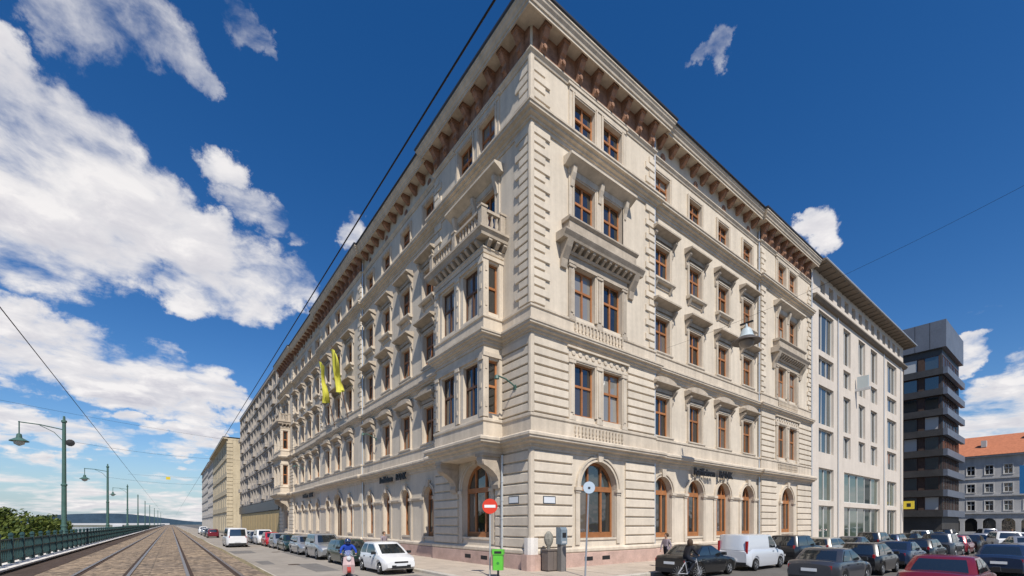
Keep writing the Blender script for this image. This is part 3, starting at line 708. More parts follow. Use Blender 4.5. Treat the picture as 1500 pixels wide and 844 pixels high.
# corner guard stone
MB().zprism([(-.34, .34), (-.36, -.1), (-.25, -.27), (-.08, -.36), (.34, -.34), (.34, .34)], 0, .78).build('guard_stone', PINK, PAL)
MB().zprism([(-.24, .24), (-.26, -.05), (-.18, -.2), (-.05, -.27), (.24, -.24), (.24, .24)], .785, 1.6).build('guard_stone', WSTONE, PAL)

# things fixed to the facades
def street_plate(loc, rz, lab):
    t = thing('street_name_plate', lab, 'sign', loc, rz)
    MB().box(-.42, .42, -.03, 0, -.2, .2).build('backing', mat('plate_dark_edge', (.05, .06, .07), .5), t); MB().box(-.37, .37, -.037, -.031, -.15, .15).build('plate', mat('enamel_white', (.6, .62, .64), .3, .5), t)
street_plate((1.1, -.09, 3.48), 0, 'white enamel street name plate with dark edge on the sunny street front')
street_plate((-.09, 1.25, 3.5), LEFT, 'white enamel street name plate with dark edge on the quay front beside the oriel')
def wall_lamp(loc, lab):
    t = thing('wall_lamp', lab, 'lamp', loc, LEFT)
    MB().tube([(0, 0, 0), (0, -.15, .12), (0, -.6, .32), (0, -1.05, .38)], .04, 8).build('arm', DGREEN, t)
    MB().lathe([(.03, .3), (.09, .27), (.13, .1), (.0, .06)], (0, -1.15, .12), 10).build('lamp_head', DGREEN, t, smooth=40); MB().box(-.1, .1, -.05, 0, -.12, .12).build('wall_plate', DGREEN, t)
wall_lamp((-.09, 1.15, 9.2), 'dark green arm lamp on the rusticated corner beside the oriel')
wall_lamp((.0, 20.7, 9.5), 'arm lamp on the quay front between oriel and yellow flags')
wall_lamp((-.0, 47.0, 9.5), 'arm lamp on the quay front beyond the yellow flags')
FLAGM = mat('yellow_flag_cloth', (.58, .55, .08), .8, .2, var=.1, scale=2)
def flag(y, lab, ph):
    t = thing('flag', lab, 'flag', (-.05, y, 12.6), 0, 'yellow flags on the quay front')
    MB().tube([(0, 0, 0), (-1.6, 0, 6.9)], .045, 8).build('flag_pole', WOODD, t)
    b = MB(); nx, nz = 10, 16; vs = []
    for j in range(nz + 1):
        v = j / nz
        for i in range(nx + 1):
            u = i / nx; wd = .1 + (1.25 + .35 * math.sin(v * 7 + ph)) * u
            x = -1.55 + .5 * v - .4 * math.sin(u * 9 + v * 4 + ph) * (.3 + v * .5); yy = -wd + .2 * math.cos(u * 10 + v * 7 + ph); z = 6.6 - v * 4.3 - .9 * u * (1 - v)
            vs.append((x, yy + .1, z))
    b.add(vs, [(j * (nx + 1) + i, j * (nx + 1) + i + 1, (j + 1) * (nx + 1) + i + 1, (j + 1) * (nx + 1) + i) for j in range(nz) for i in range(nx)])
    b.build('flag_cloth', FLAGM, t, smooth=180)
flag(28.1, 'limp yellow flag on a slanting pole, the one nearer the oriel beside the palace corner', 0)
flag(32.6, 'limp yellow flag on a slanting pole, the one farther along the quay front', 2.1)

# ------------------------------------------------------------------ THE SETTING: street, pavement, tracks, quay, river
def sheet(name, x0, x1, y0, y1, z, m, nx=1, ny=1):
    b = MB(); vs = [(x0 + (x1 - x0) * i / nx, y0 + (y1 - y0) * j / ny, z) for j in range(ny + 1) for i in range(nx + 1)]
    b.add(vs, [(j * (nx + 1) + i, j * (nx + 1) + i + 1, (j + 1) * (nx + 1) + i + 1, (j + 1) * (nx + 1) + i) for j in range(ny) for i in range(nx)]); return struct(b.build(name, m))
sheet('ground', -9000, 9000, -2000, 12000, -8.0, mat('far_ground', (.13, .13, .09), .95, .1, var=.2, scale=.01))
b = MB(); b.box(-18.95, 600, -120, 900, -7.9, -.13); struct(b.build('street_block', ASPH))
sheet('road', -10.5, -3.9, -60, 600, -.122, ASPL)
patchm = mat('asphalt_patch', (.16, .15, .14), .92, .2, var=.15, scale=1.5)
ROADO = bpy.data.objects['road']
for x, y, w, l in ((-7.6, 9.5, 1.1, 5.0), (-6.2, 21, .8, 9.0), (-9.2, 27, 1.6, 4), (-7.0, 44, 2.2, 6), (-9.4, 14.5, .7, 3), (-5.4, 1.5, 1.2, 2.6)):
    MB().zprism([(x - w / 2 + random.uniform(-.1, .1), y - l / 2), (x + w / 2, y - l / 2 + random.uniform(-.2, .2)), (x + w / 2 + random.uniform(-.1, .1), y + l / 2), (x - w / 2, y + l / 2 + random.uniform(-.2, .2))], -.121, -.117).build('asphalt_patch', patchm, ROADO)
for x, y in ((-8.2, 12.0), (-6.9, 25.5), (-8.6, 46)): MB().lathe([(.34, -.121), (.34, -.112), (.01, -.112)], (x, y, 0), 16).build('manhole_cover', RUST, ROADO)
# pavement round the corner, with rounded kerb line
def corner_line(o, n=8, r=2.2):
    """kerb line offset o outwards of the house walls, from the quay side round to the side street"""
    pts = [(-o, 62.0), (-o, 30.0), (-o, r - o)]
    pts += [(-o + r - r * math.cos(math.pi / 2 * k / n), r - o - r * math.sin(math.pi / 2 * k / n)) for k in range(1, n)]
    return pts + [(r - o, -o), (30.0, -o), (80.0, -o)]
KL = corner_line(3.9)
b = MB(); b.zprism([(p[0], p[1]) for p in KL] + [(80, .1), (.1, .1), (.1, 62)], -.13, 0.0); struct(b.build('pavement', PAVE))
# paving joints: slabs as pieces near the corner
slab = MB().box(-.47, .47, -.47, .47, 0, .012).mesh('paving_slab', mat('pavement_slab', (.42, .355, .29), .9, .2, var=.09, scale=1.2, bump=.2, bscale=30, rnd=.07))
PVM = bpy.data.objects['pavement']
for i in range(18):
    for j in range(4): put('paving_slab', slab, PVM, (-3.35 + j * .96, 2.4 + i * .96, .001))
for i in range(17):
    for j in range(4): put('paving_slab', slab, PVM, (2.4 + i * .96, -3.35 + j * .96, .001))
for i in range(3):
    for j in range(5):
        x, y = -2.2 + i * .96 + .0, -2.2 + j * .96
        if x > -1.2 or y > -1.2: 
            if not (x > -.6 and y > -.6): put('paving_slab', slab, PVM, (x, y, .0015))
# kerb stones
def kerb_run(pts, step=1.0, parent=None, w=.28, z0=-.14, z1=.02, m=None, side=-1):
    L = [Vector(p) for p in pts]; me = cached(('kerb', step, w, z0, z1), lambda: MB().xprism([(0, z0), (-w, z0), (-w, z1 - .03), (-w + .03, z1), (0, z1)], -step / 2 + .008, step / 2 - .008).mesh('kerb_stone', m or KERB))
    for a, c in zip(L[:-1], L[1:]):
        d = c - a; n = max(1, int(d.length / step)); rz = math.atan2(d.y, d.x)
        for k in range(n):
            p = a + d * ((k + .5) / n); o = put('kerb_stone', me, parent, (p.x, p.y, 0), rz); o.scale.x = d.length / n / step
kerb_run([(-3.9, 40), (-3.9, -1.7)], 1.0, PVM)
kerb_run([(-1.7, -3.9), (36, -3.9)], 1.0, PVM)
arcp = [p for p in KL[2:-2]]
kerb_run(arcp, .43, PVM)
# tram embankment, slightly above the road
b = MB(); b.add([(-18.7, -60, .5), (-11.35, -60, .5), (-11.35, 700, .5), (-18.7, 700, .5)], [(0, 1, 2, 3)]); BEDO = struct(b.build('tram_bed', BED))
b = MB(); N = 120
vs = []
for k in range(N + 1):
    y = -20 + k * 6; j = random.uniform(-.06, .06)
    vs += [(-11.35, y, .5), (-11.0 + j, y, .40 + random.uniform(-.03, .03)), (-10.62, y, .02)]
b.add(vs, [(3 * k + i, 3 * k + i + 1, 3 * k + i + 4, 3 * k + i + 3) for k in range(N) for i in (0, 1)]); struct(b.build('verge', VERGE))
VG = bpy.data.objects['verge']
kme = MB().box(-.14, .14, -.99, .99, -.14, .05).mesh('kerb_stone', KERB)
for k in range(75): put('kerb_stone', kme, VG, (-10.52, -4 + k * 2.0, 0))
MB().box(-10.66, -10.38, 146.02, 640, -.14, .05).build('kerb_stone', KERB, VG)
for x in (-16.65, -15.15, -13.53, -12.06):
    b = MB(); b.xprism([(0, 0), (0, 0)], 0, 0) if False else None
    b.box(x - .05, x + .05, -40, 640, .49, .535); b.build('rail', STEEL, BEDO)
    MB().box(x - .17 if x in (-15.15, -12.06) else x + .055, x - .055 if x in (-15.15, -12.06) else x + .17, -40, 640, .488, .506).build('rail_groove', RUST, BEDO)
MB().box(-18.68, -17.75, -40, 640, .49, .507).build('kerb_shadow_strip', mat('painted_kerb_shadow', (.075, .055, .045), .95, .1, var=.3, scale=2), BEDO)  # dark sheet that carries the edge kerb's drop shadow in its colour
# edge strip and quay wall
QX = lambda y: -18.9 - .006 * (y - 7)
b = MB(); b.zprism([(-18.72, -60), (-18.72, 700), (-19.3, 700), (-19.3, -60)], -6.8, .49); struct(b.build('quay_wall', mat('dark_quay_stone', (.19, .155, .13), .9, .2, var=.2, scale=1)))
EDG = struct(MB().box(-19.5, -18.95, -60, 700, .44, .60).build('edge_wall', WSTONE))
cope = MB().box(-.3, .52, -.985, .985, .0, .06).mesh('coping_stone', WSTONE)
for k in range(60): put('coping_stone', cope, EDG, (-19.22, -2 + k * 2, .601))
# railing
RL = thing('quay_railing', 'dark green iron railing along the tram quay with posts and mesh panels', 'railing', (-19.25, 0, .6))
pm = MB(); pm.box(-.065, .065, -.065, .065, .0, 1.12); pm.box(-.085, .085, -.085, .085, 0, .28); pm.lathe([(.05, 1.12), (.1, 1.15), (.08, 1.24), (.01, 1.28)], (0, 0, 0), 8)
pm = pm.mesh('post', DGREEN2)
barm = MB().box(-.018, .018, -.018, .018, .12, .98).mesh('bar', DGREEN2)
nbar = 0
for k in range(90):
    y = -.2 + k * 1.78; put('post', pm, RL, (0, y, .05))
    if k < 26:
        for j in range(1, 7):
            put('bar', barm, RL, (0, y + j * 1.78 / 7, .05))
for z in (.16, .62, 1.02): MB().box(-.03, .03, -20, 160, z, z + .05).build('handrail', DGREEN2, RL)
b = MB(); b.box(-.02, .02, 160, 620, .15, 1.05); b.build('far_railing', DGREEN2, RL)
b = MB()
for k in range(26 * 7, 90 * 7): b.box(-.016, .016, -.2 + k * 1.78 / 7 - .016, -.2 + k * 1.78 / 7 + .016, .17, 1.03)
struct(b.build('far_bars', DGREEN2, RL), 'stuff')
# lower quay, water, far bank
sheet('lower_quay', -46, -19.25, -200, 900, -4.2, mat('quay_road', (.17, .165, .15), .9, .2, var=.15, scale=.3))
wm = bpy.data.materials.new('river_water'); wm.use_nodes = True; nb = wm.node_tree.nodes['Principled BSDF']; nb.inputs['Base Color'].default_value = (.055, .075, .065, 1); nb.inputs['Roughness'].default_value = .12
tn = wm.node_tree.nodes.new('ShaderNodeTexNoise'); tn.inputs['Scale'].default_value = .5; tn.inputs['Detail'].default_value = 4; gp = wm.node_tree.nodes.new('ShaderNodeNewGeometry'); wm.node_tree.links.new(gp.outputs['Position'], tn.inputs['Vector'])
bp = wm.node_tree.nodes.new('ShaderNodeBump'); bp.inputs['Strength'].default_value = .5; wm.node_tree.links.new(tn.outputs[0], bp.inputs['Height']); wm.node_tree.links.new(bp.outputs[0], nb.inputs['Normal'])
struct(MB().box(-420, -46, -400, 1500, -7.9, -5.8).build('river', wm))
struct(MB().box(-900, -420, -400, 2200, -7.9, -2.5).build('far_bank', mat('far_bank_ground', (.16, .16, .13), .95, .1, var=.2, scale=.02)))
struct(MB().box(-420, 600, 1500, 2200, -7.9, -2.5).build('far_bank', mat('far_bank_ground', (.16, .16, .13))))
# hills on the horizon
def hills(pts, m):
    b = MB(); n = len(pts); vs = []
    for x, y, h in pts: vs += [(x, y, -8), (x, y, h), (x * 1.18, y * 1.18, -8)]
    b.add(vs, [(3 * i, 3 * i + 3, 3 * i + 4, 3 * i + 1) for i in range(n - 1)] + [(3 * i + 1, 3 * i + 4, 3 * i + 5, 3 * i + 2) for i in range(n - 1)]); return struct(b.build('hill', m, smooth=60))
HILL = mat('haze_blue_wooded_hill', (.05, .085, .125), .95, .1, var=.25, scale=.004)  # blue of the distant haze is mixed into the woodland colour
def ridge(dist, a0, a1, h0, seed, n=60):
    random.seed(seed); out = []
    for i in range(n + 1):
        a = a0 + (a1 - a0) * i / n
        hh = h0 * (.55 + .3 * math.sin(i * .21 + seed) + .2 * math.sin(i * .47 + 2 * seed) + .06 * random.random())
        out.append((-14 + dist * math.sin(a), -17 + dist * math.cos(a), max(3, hh)))
    return out
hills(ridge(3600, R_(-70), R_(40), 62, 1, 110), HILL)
# far bridge over the river
BR = thing('far_bridge', 'pale low arched bridge crossing the river in the far distance', 'bridge', (-230, 640, -5.8))
bwm = mat('bridge_stone', (.5, .5, .5), .9)
MB().box(-190, 215, -8, 8, 6.6, 8.4).build('deck', bwm, BR)
for k in range(6):
    x = -190 + 72 * k; MB().box(x - 4, x + 4, -10, 10, -2, 6.6).build('pier', bwm, BR)
# houses on the opposite bank, seen over the trees
random.seed(3)
for k in range(16):
    y = 250 + k * 62; w = random.uniform(34, 52); h = random.uniform(9, 15); x = -440 - random.uniform(0, 30)
    t = thing('riverside_house', 'small pale house on the opposite river bank below the hills', 'building', (x, y, -2.5), 0, 'houses on the opposite bank')
    MB().box(-12, 0, -w / 2, w / 2, 0, h).build('wall', PLASTW if k % 2 else YEL, t); MB().xprism([(-w / 2 - .5, h), (w / 2 + .5, h), (w / 2 - 4, h + 4), (-w / 2 + 4, h + 4)], -12.3, .3).build('roof', ROOFT if k % 3 else PLAST, t)

# ------------------------------------------------------------------ NEIGHBOURS ON THE SIDE STREET
# pale limestone office block
OFF = thing('office_block', 'pale limestone office block with tall grouped windows and deep overhanging eave', 'building', (0, 0, 0))
X0, X1 = 34.95, 68.0; YF = -.06
cols = [(36.75, 40.85, 2), (43.8, 46.1, 1), (48.8, 51.2, 1), (53.3, 55.9, 1), (60.2, 64.6, 2)]
rows = [(17.0, 18.95), (19.5, 23.45), (9.4, 11.75), (12.2, 16.05)]
holes = [(a, c, z0, z1) for a, c, n in cols for z0, z1 in rows]
grd = [(36.75, 40.85, 2), (44.0, 57.0, 5), (60.2, 64.6, 2)]
holes += [(a, c, z0, z1) for a, c, n in grd for z0, z1 in ((.35, 4.1), (4.6, 7.85))]
att = [37.2 + k * 2.32 for k in range(14)]
holes += [(a, a + 1.25, 25.25, 26.45) for a in att if a + 1.25 < X1]
b = MB(); wall_holes(b, X0, X1, -.1, 27.3, YF, holes, .45); b.quad((X1, YF, 0), (X1, 30, 0), (X1, 30, 27.3), (X1, YF, 27.3)); b.build('wall', LIME, OFF)
MB().box(X0 + .1, X1 - .6, .8, 30, 0, 27.2).build('inner_wall', MATS['dark_interior'], OFF)
def grid_window(par, a, c, z0, z1, y, n, gm, fm, rz=0):
    w, h = c - a, z1 - z0
    def f():
        q = MB(); t = .09; q.box(-w / 2, w / 2, 0, .1, 0, t); q.box(-w / 2, w / 2, 0, .1, h - t, h)
        for k in range(n + 1): x = -w / 2 + (w - t) * k / n; q.box(x, x + t, -.02, .1, t, h - t)
        return q.mesh('window', fm)
    cs, sn = math.cos(rz), math.sin(rz); u = (a + c) / 2
    o = put('window', cached(('gw', round(w, 2), round(h, 2), n, fm.name), f), par, (u * cs - y * sn, u * sn + y * cs, z0), rz)
    for k in range(n):
        p = put('pane', pane_mesh(w / n - .07, h - .16, gm), o, (-w / 2 + w * (k + .5) / n, .06, .08)); p.rotation_euler = (random.gauss(0, .01), 0, random.gauss(0, .01))
    return o
OFFW = mat('pale_window_metal', (.62, .61, .58), .5, .4)
for a, c, n in cols:
    for z0, z1 in rows: grid_window(OFF, a, c, z0, z1, YF + .26, 3 if n > 1 else 2, GLASSL, OFFW)
GRG = glass_mat('green_shop_glass', (.045, .065, .048), .6, .06)
for a, c, n in grd:
    for z0, z1 in ((.35, 4.1), (4.6, 7.85)): grid_window(OFF, a, c, z0, z1, YF + .26, n, GRG, OFFW)
for a in att:
    if a + 1.25 < X1: grid_window(OFF, a, a + 1.25, 25.25, 26.45, YF + .3, 1, GLASS, ALU)
MB().xprism([(YF, 23.95), (YF - .25, 23.98), (YF - .45, 24.2), (YF - .45, 24.34), (YF, 24.42)], X0, X1 + .4).build('ledge', SOFF, OFF)
MB().xprism([(YF + .2, 27.0), (YF - 1.1, 27.1), (YF - 1.2, 27.18), (YF - 1.2, 27.3), (YF + .2, 27.6)], X0, X1 + 1.2).build('eave', SOFF, OFF)
MB().xprism([(YF - 1.205, 27.18), (YF - 1.28, 27.2), (YF - 1.28, 27.31), (YF - 1.205, 27.32)], X0, X1 + 1.3).build('gutter', ZINC, OFF)
ribm = MB().box(-.08, .08, -1.05, 0, -.12, 0).mesh('eave_rib', SOFF)
for k in range(26): 
    o = put('eave_rib', ribm, OFF, (X0 + .6 + k * 1.32, YF, 27.03)); o.rotation_euler = (-.08, 0, 0)
MB().box(X0, X1 + 1.2, YF + .25, 30, 27.31, 27.7).build('roof', GUTTER, OFF)
for x in (41.9, 58.5, 66.4): MB().tube([(x, YF - .09, .1), (x, YF - .09, 24)], .05, 6).build('downpipe', ZINC, OFF)
# narrow stone joints between slabs of facing: shallow ledges every storey
# box camera / banner bracket on the office block
t = thing('hanging_banner_box', 'pale glass box sign sticking out of the limestone office block', 'sign', (47.6, YF, 17.2))
MB().box(-.12, .12, -1.4, 0, 0, .3).build('bracket', ALU, t); MB().box(-.07, .07, -1.25, -.2, .3, 1.6).build('panel', mat('pale_sign_glass', (.45, .5, .5), .2, .5), t)
t = thing('yellow_sign', 'small yellow box sign on the far corner of the limestone office block', 'sign', (67.2, YF, 4.3))
MB().box(-.06, .06, -1.35, -.2, 0, 1.1).build('panel', mat('yellow_sign_face', (.62, .48, .04), .5, .4), t); MB().box(-.03, .03, -.2, 0, .5, .6).build('bracket', ALU, t)
MB().box(-.065, -.061, -1.0, -.55, .3, .8).build('pictogram', BLACKP, t)

# black tower with balcony bands
TW = thing('office_tower', 'dark high-rise with black balcony bands and red-brown window frames', 'building', (87.8, -1.4, 0))
TX, TY = 15.2, 26.0
MB().box(.5, TX, .5, TY, 0, 33.0).build('core', BLACKC, TW)
MB().box(-.1, TX + .1, -.1, TY, 31.6, 36.1).build('parapet', STEELB, TW)
for k in range(1, 7): MB().box(-.115, -.101, k * 1.9 - .03, k * 1.9 + .03, 31.6, 36.1).build('seam', BLACKC, TW)
for f in range(9):
    z = 4.0 + f * 3.38
    if z > 31.0: break
    MB().box(-.25, 0.5, .25, TY, z - .55, z + .55).build('balcony_band', BLACKC, TW)
    MB().box(-.25, TX + .1, -.3, .248, z - .55, z + .55).build('balcony_band', STEELB, TW)
for f in range(8):
    z = 4.55 + f * 3.38; h = 2.26
    for k in range(6):
        y = .75 + k * 2.75
        o = put('window', frame_mesh(1.9, h, BROWNW, 0, False), TW, (.38, y + 1.0, z), LEFT)
        put('pane', pane_mesh(1.72, h - .18, GLASSL if (f * 7 + k * 3) % 4 else mat('blind_white', (.42, .42, .41), .3, .5)), o, (0, .05, .09))
        MB().box(.3, .5, y + 1.98, y + 2.72, z, z + h).build('brick_pier', mat('brown_brick', (.075, .048, .038), .9, .2, var=.2, scale=3), TW) if k < 6 else None
    for k in range(5):
        o = put('window', frame_mesh(2.3, h, BROWNW, 0, True), TW, (1.9 + k * 2.8, .42, z), 0)
        for s in (-1, 1): put('pane', pane_mesh(.98, h - .18, GLASSL), o, (s * .56, .05, .09))
# grey classical house with orange roof closing the square
HS = thing('grey_house', 'grey plastered three-storey house with orange hipped tile roof closing the street', 'building', (120, 0, 0))
b = MB(); hh = []
wy = [-.4 + 2.62 * 0, -3.05, -5.7, -8.35, -11.0, -13.6, 2.2, 4.8]
for y in wy:
    for z0, z1 in ((12.4, 14.3), (8.75, 10.5), (5.0, 6.95)): hh.append((-y - .6, -y + .6, z0, z1))
    hh.append((-y - .95, -y + .95, .6, 3.4, True))
wall_holes(b, -8, 17, -.1, 16.3, 0, hh, .3); b.build('wall', PLAST, HS, rz=LEFT)
MB().box(.6, 20, -17, 8, 0, 16.2).build('inner_wall', MATS['dark_interior'], HS)
MB().quad((0, 8, 0), (20, 8, 0), (20, 8, 16.3), (0, 8, 16.3)).build('side_wall', PLAST, HS)
for y in wy:
    for z0, z1 in ((12.4, 14.3), (8.75, 10.5), (5.0, 6.95)):
        fr = MB().box(-.72, .72, -.33, -.27, z1 - z0, z1 - z0 + .16).box(-.72, -.6, -.33, -.27, 0, z1 - z0).box(.6, .72, -.33, -.27, 0, z1 - z0).box(-.75, .75, -.4, -.27, -.14, 0).mesh('surround', mat('white_surround', (.55, .53, .5), .8))
        window(HS, -y, .15, z0, 1.2, z1 - z0, LEFT, mat('white_window_paint', (.5, .5, .48), .5), tr=.6, kids=[('surround', fr)])
    o = put('arched_window', pane_mesh(1.9, 2.8, GLASS), HS, (.25, y, .6), LEFT)
for z, p in ((16.0, .6), (11.5, .2), (7.9, .25), (4.3, .3)): MB().box(-p, -.001, -17, 8, z, z + .35).build('cornice', PLAST, HS)
b = MB(); b.add([(-.8, -17.5, 16.36), (-.8, 8.6, 16.36), (20, 8.6, 16.36), (20, -17.5, 16.36), (8, -10.5, 21.4), (8, 1.5, 21.4)], [(0, 1, 5, 4), (1, 2, 5), (2, 3, 4, 5), (3, 0, 4)]); b.build('roof', ROOFT, HS)
for x, y, z in ((3.0, -2.0, 18.4), (5.5, -8.0, 19.4)): MB().box(x - .5, x + .5, y - .4, y + .4, z, z + 1.4).build('chimney', PLAST, HS)

# ------------------------------------------------------------------ NEIGHBOURS ALONG THE QUAY
def plain_block(name, label, y0, y1, x, top, wm, floors, ncol, ww, gz, fh, corn=.6, sunk=.22, ground=True, seed=0):
    t = thing(name, label, 'building', (x, y0, 0)); random.seed(seed)
    b = MB(); hs = []; L = y1 - y0; step = L / ncol
    for f in range(floors):
        z0 = gz + f * fh + fh * .28; z1 = z0 + fh * .58
        for k in range(ncol): u = -(k + .5) * step; hs.append((u - ww / 2, u + ww / 2, z0, z1))
    if ground:
        for k in range(ncol): u = -(k + .5) * step; hs.append((u - ww * .6, u + ww * .6, .4, gz - .9))
    wall_holes(b, -L, 0, -.1, top, 0, hs, sunk); b.build('wall', wm, t, rz=LEFT)
    MB().box(0, 14, 0, .25, -.1, top).build('end_wall', wm, t); MB().box(.5, 14, .3, L, 0, top - .1).build('inner_wall', MATS['dark_interior'], t)
    for a, c, z0, z1 in hs:
        o = put('window', frame_mesh(round(c - a, 3), round(z1 - z0, 3), mat('pale_window_paint', (.42, .4, .36), .5), .6, True), t, (sunk - .06, -(a + c) / 2, z0), LEFT)
        put('pane', pane_mesh(c - a - .18, z1 - z0 - .18, GLASS), o, (0, .05, .09))
    for z, p in [(top - .5, corn)] + [(gz + f * fh - .15, .18) for f in range(floors)]: MB().box(-p, -.001, -p * .5, L, z, z + .3).build('cornice', wm, t)
    MB().box(-corn, 14, 0, L, top - .19, top + .12).build('roof', GUTTER, t)
    return t
g = plain_block('apartment_block', 'brown-grey apartment block with a dense grid of windows beside the palace', 63.1, 115.5, .15, 28.6, GREYB, 7, 14, 1.9, 6.6, 3.12, .25, .5, False, 5)
L = 52.4
MB().box(-.35, -.005, .3, L - .3, 4.6, 6.3).build('fascia', GUTTER, g)
pm = MB().box(-.18, -.01, -1.62, 1.62, .2, 4.5).mesh('hoarding_panel', PANEL)
for k in range(14): put('hoarding_panel', pm, g, (0, 2.2 + k * 3.46, 0))
for k in range(14):
    for f in range(7):
        if (k * 5 + f * 3) % 4 == 0: MB().box(-.55, -.005, k * L / 14 + .5, k * L / 14 + 3.2, 6.9 + f * 3.12, 7.7 + f * 3.12).build('balcony', GREYB, g)
pierm = MB().box(-.12, -.003, -.16, .16, 6.3, 28).mesh('pier', GREYB)
for k in range(15): put('pier', pierm, g, (0, min(max(k * L / 14, .25), L - .25), 0))
y = plain_block('ochre_house', 'ochre yellow corner house projecting beyond the grey apartment block', 117.2, 165, -2.6, 24.2, YEL, 4, 9, 1.5, 5.4, 4.5, 1.0, .35, True, 6)
for k in range(24): MB().box(-.12, 1.2, -.1, -.005, .6 + k * .96, 1.36 + k * .96).build('quoin', YEL, y)
plain_block('pale_house', 'pale cream house beyond the ochre corner house', 165.5, 205, -1.8, 25.5, PLASTW, 5, 9, 1.4, 5, 4.0, .8, .3, True, 7)
plain_block('white_house', 'tall white house at the far end of the quay terrace', 205.5, 262, -1.2, 27.5, PLASTW, 6, 11, 1.5, 5, 3.7, .6, .3, True, 8)

# ------------------------------------------------------------------ TREES ON THE LOWER QUAY
LEAF = bpy.data.materials.new('leaves'); LEAF.use_nodes = True
nt = LEAF.node_tree; pb = nt.nodes['Principled BSDF']; pb.inputs['Roughness'].default_value = .6; pb.inputs['Specular IOR Level'].default_value = .25
gi = nt.nodes.new('ShaderNodeNewGeometry'); rp = nt.nodes.new('ShaderNodeValToRGB'); nt.links.new(gi.outputs['Random Per Island'], rp.inputs[0])
rp.color_ramp.elements[0].color = (.035, .065, .014, 1); rp.color_ramp.elements[1].color = (.15, .18, .035, 1)
nt.links.new(rp.outputs[0], pb.inputs['Base Color'])
tr = nt.nodes.new('ShaderNodeBsdfTranslucent'); nt.links.new(rp.outputs[0], tr.inputs[0]); ms = nt.nodes.new('ShaderNodeMixShader'); ms.inputs[0].default_value = .25
nt.links.new(pb.outputs[0], ms.inputs[1]); nt.links.new(tr.outputs[0], ms.inputs[2]); nt.links.new(ms.outputs[0], nt.nodes['Material Output'].inputs[0])
BARK = mat('bark', (.09, .065, .045), .95, .1, var=.25, scale=6, bump=.6, bscale=20)
def tree(x, y, z, h, cr, label, seed, n=5200, leaf=.17):
    rnd = random.Random(seed); t = thing('tree', label, 'tree', (x, y, z), 0, 'trees on the lower quay')
    b = MB(); top = h - cr * .9
    b.tube([(0, 0, 0), (.05, .03, top * .5), (.0, .1, top)], [.24, .19, .13], 8)
    cl = []
    for k in range(26):
        a = rnd.uniform(0, 6.28); e = rnd.uniform(-.75, 1.0); rr = cr * rnd.uniform(.35, 1.0) * math.sqrt(max(.05, 1 - .55 * e * e))
        cl.append((Vector((math.cos(a) * rr, math.sin(a) * rr * 1.15, h - cr + e * cr * .95)), cr * rnd.uniform(.2, .42)))
    for c, r in cl[:12]: b.tube([(0, .05, top * .75), tuple((Vector((0, .1, top)) + c) / 2 + Vector((0, 0, -.2))), tuple(c)], [.1, .06, .02], 5)
    b.build('trunk', BARK, t)
    q = MB()
    for k in range(n):
        c, r = cl[rnd.randrange(len(cl))]; d = Vector((rnd.gauss(0, 1), rnd.gauss(0, 1), rnd.gauss(0, 1))).normalized() * r * rnd.uniform(.55, 1.05)
        p = c + d; u = Vector((rnd.gauss(0, 1), rnd.gauss(0, 1), rnd.gauss(0, 1))).normalized(); w = (u.cross(d)).normalized() if u.cross(d).length > .01 else u.orthogonal().normalized()
        nrm = (d.normalized() + u * .7).normalized(); a1 = nrm.orthogonal().normalized(); a2 = nrm.cross(a1); s = leaf * rnd.uniform(.6, 1.3)
        q.add([p - a1 * s, p - a2 * s * .5, p + a1 * s, p + a2 * s * .5], [(0, 1, 2, 3)])
    me = bpy.data.meshes.new('crown'); me.from_pydata(q.v, [], q.f); me.materials.append(LEAF); put('crown', me, t)
for k, (x, y, h, cr) in enumerate([(-24.2, 17.5, 6.2, 2.6), (-27, 24, 6.9, 3.0), (-24.5, 31, 6.9, 2.6), (-28.5, 38, 7.8, 3.3), (-25.5, 44, 7.6, 2.8), (-30, 52, 7.9, 3.4), (-25.4, 55, 7.0, 2.5), (-33, 66, 8.0, 3.4), (-26.2, 68, 6.9, 2.4), (-36, 30, 7.5, 3.3), (-37, 46, 8.2, 3.4)]):
    tree(x, y, -4.2, h, cr, 'bushy green tree on the lower quay, in the row next to the railing' if x > -28 else 'bushy green tree on the lower quay, in the row nearer the water', 40 + k)

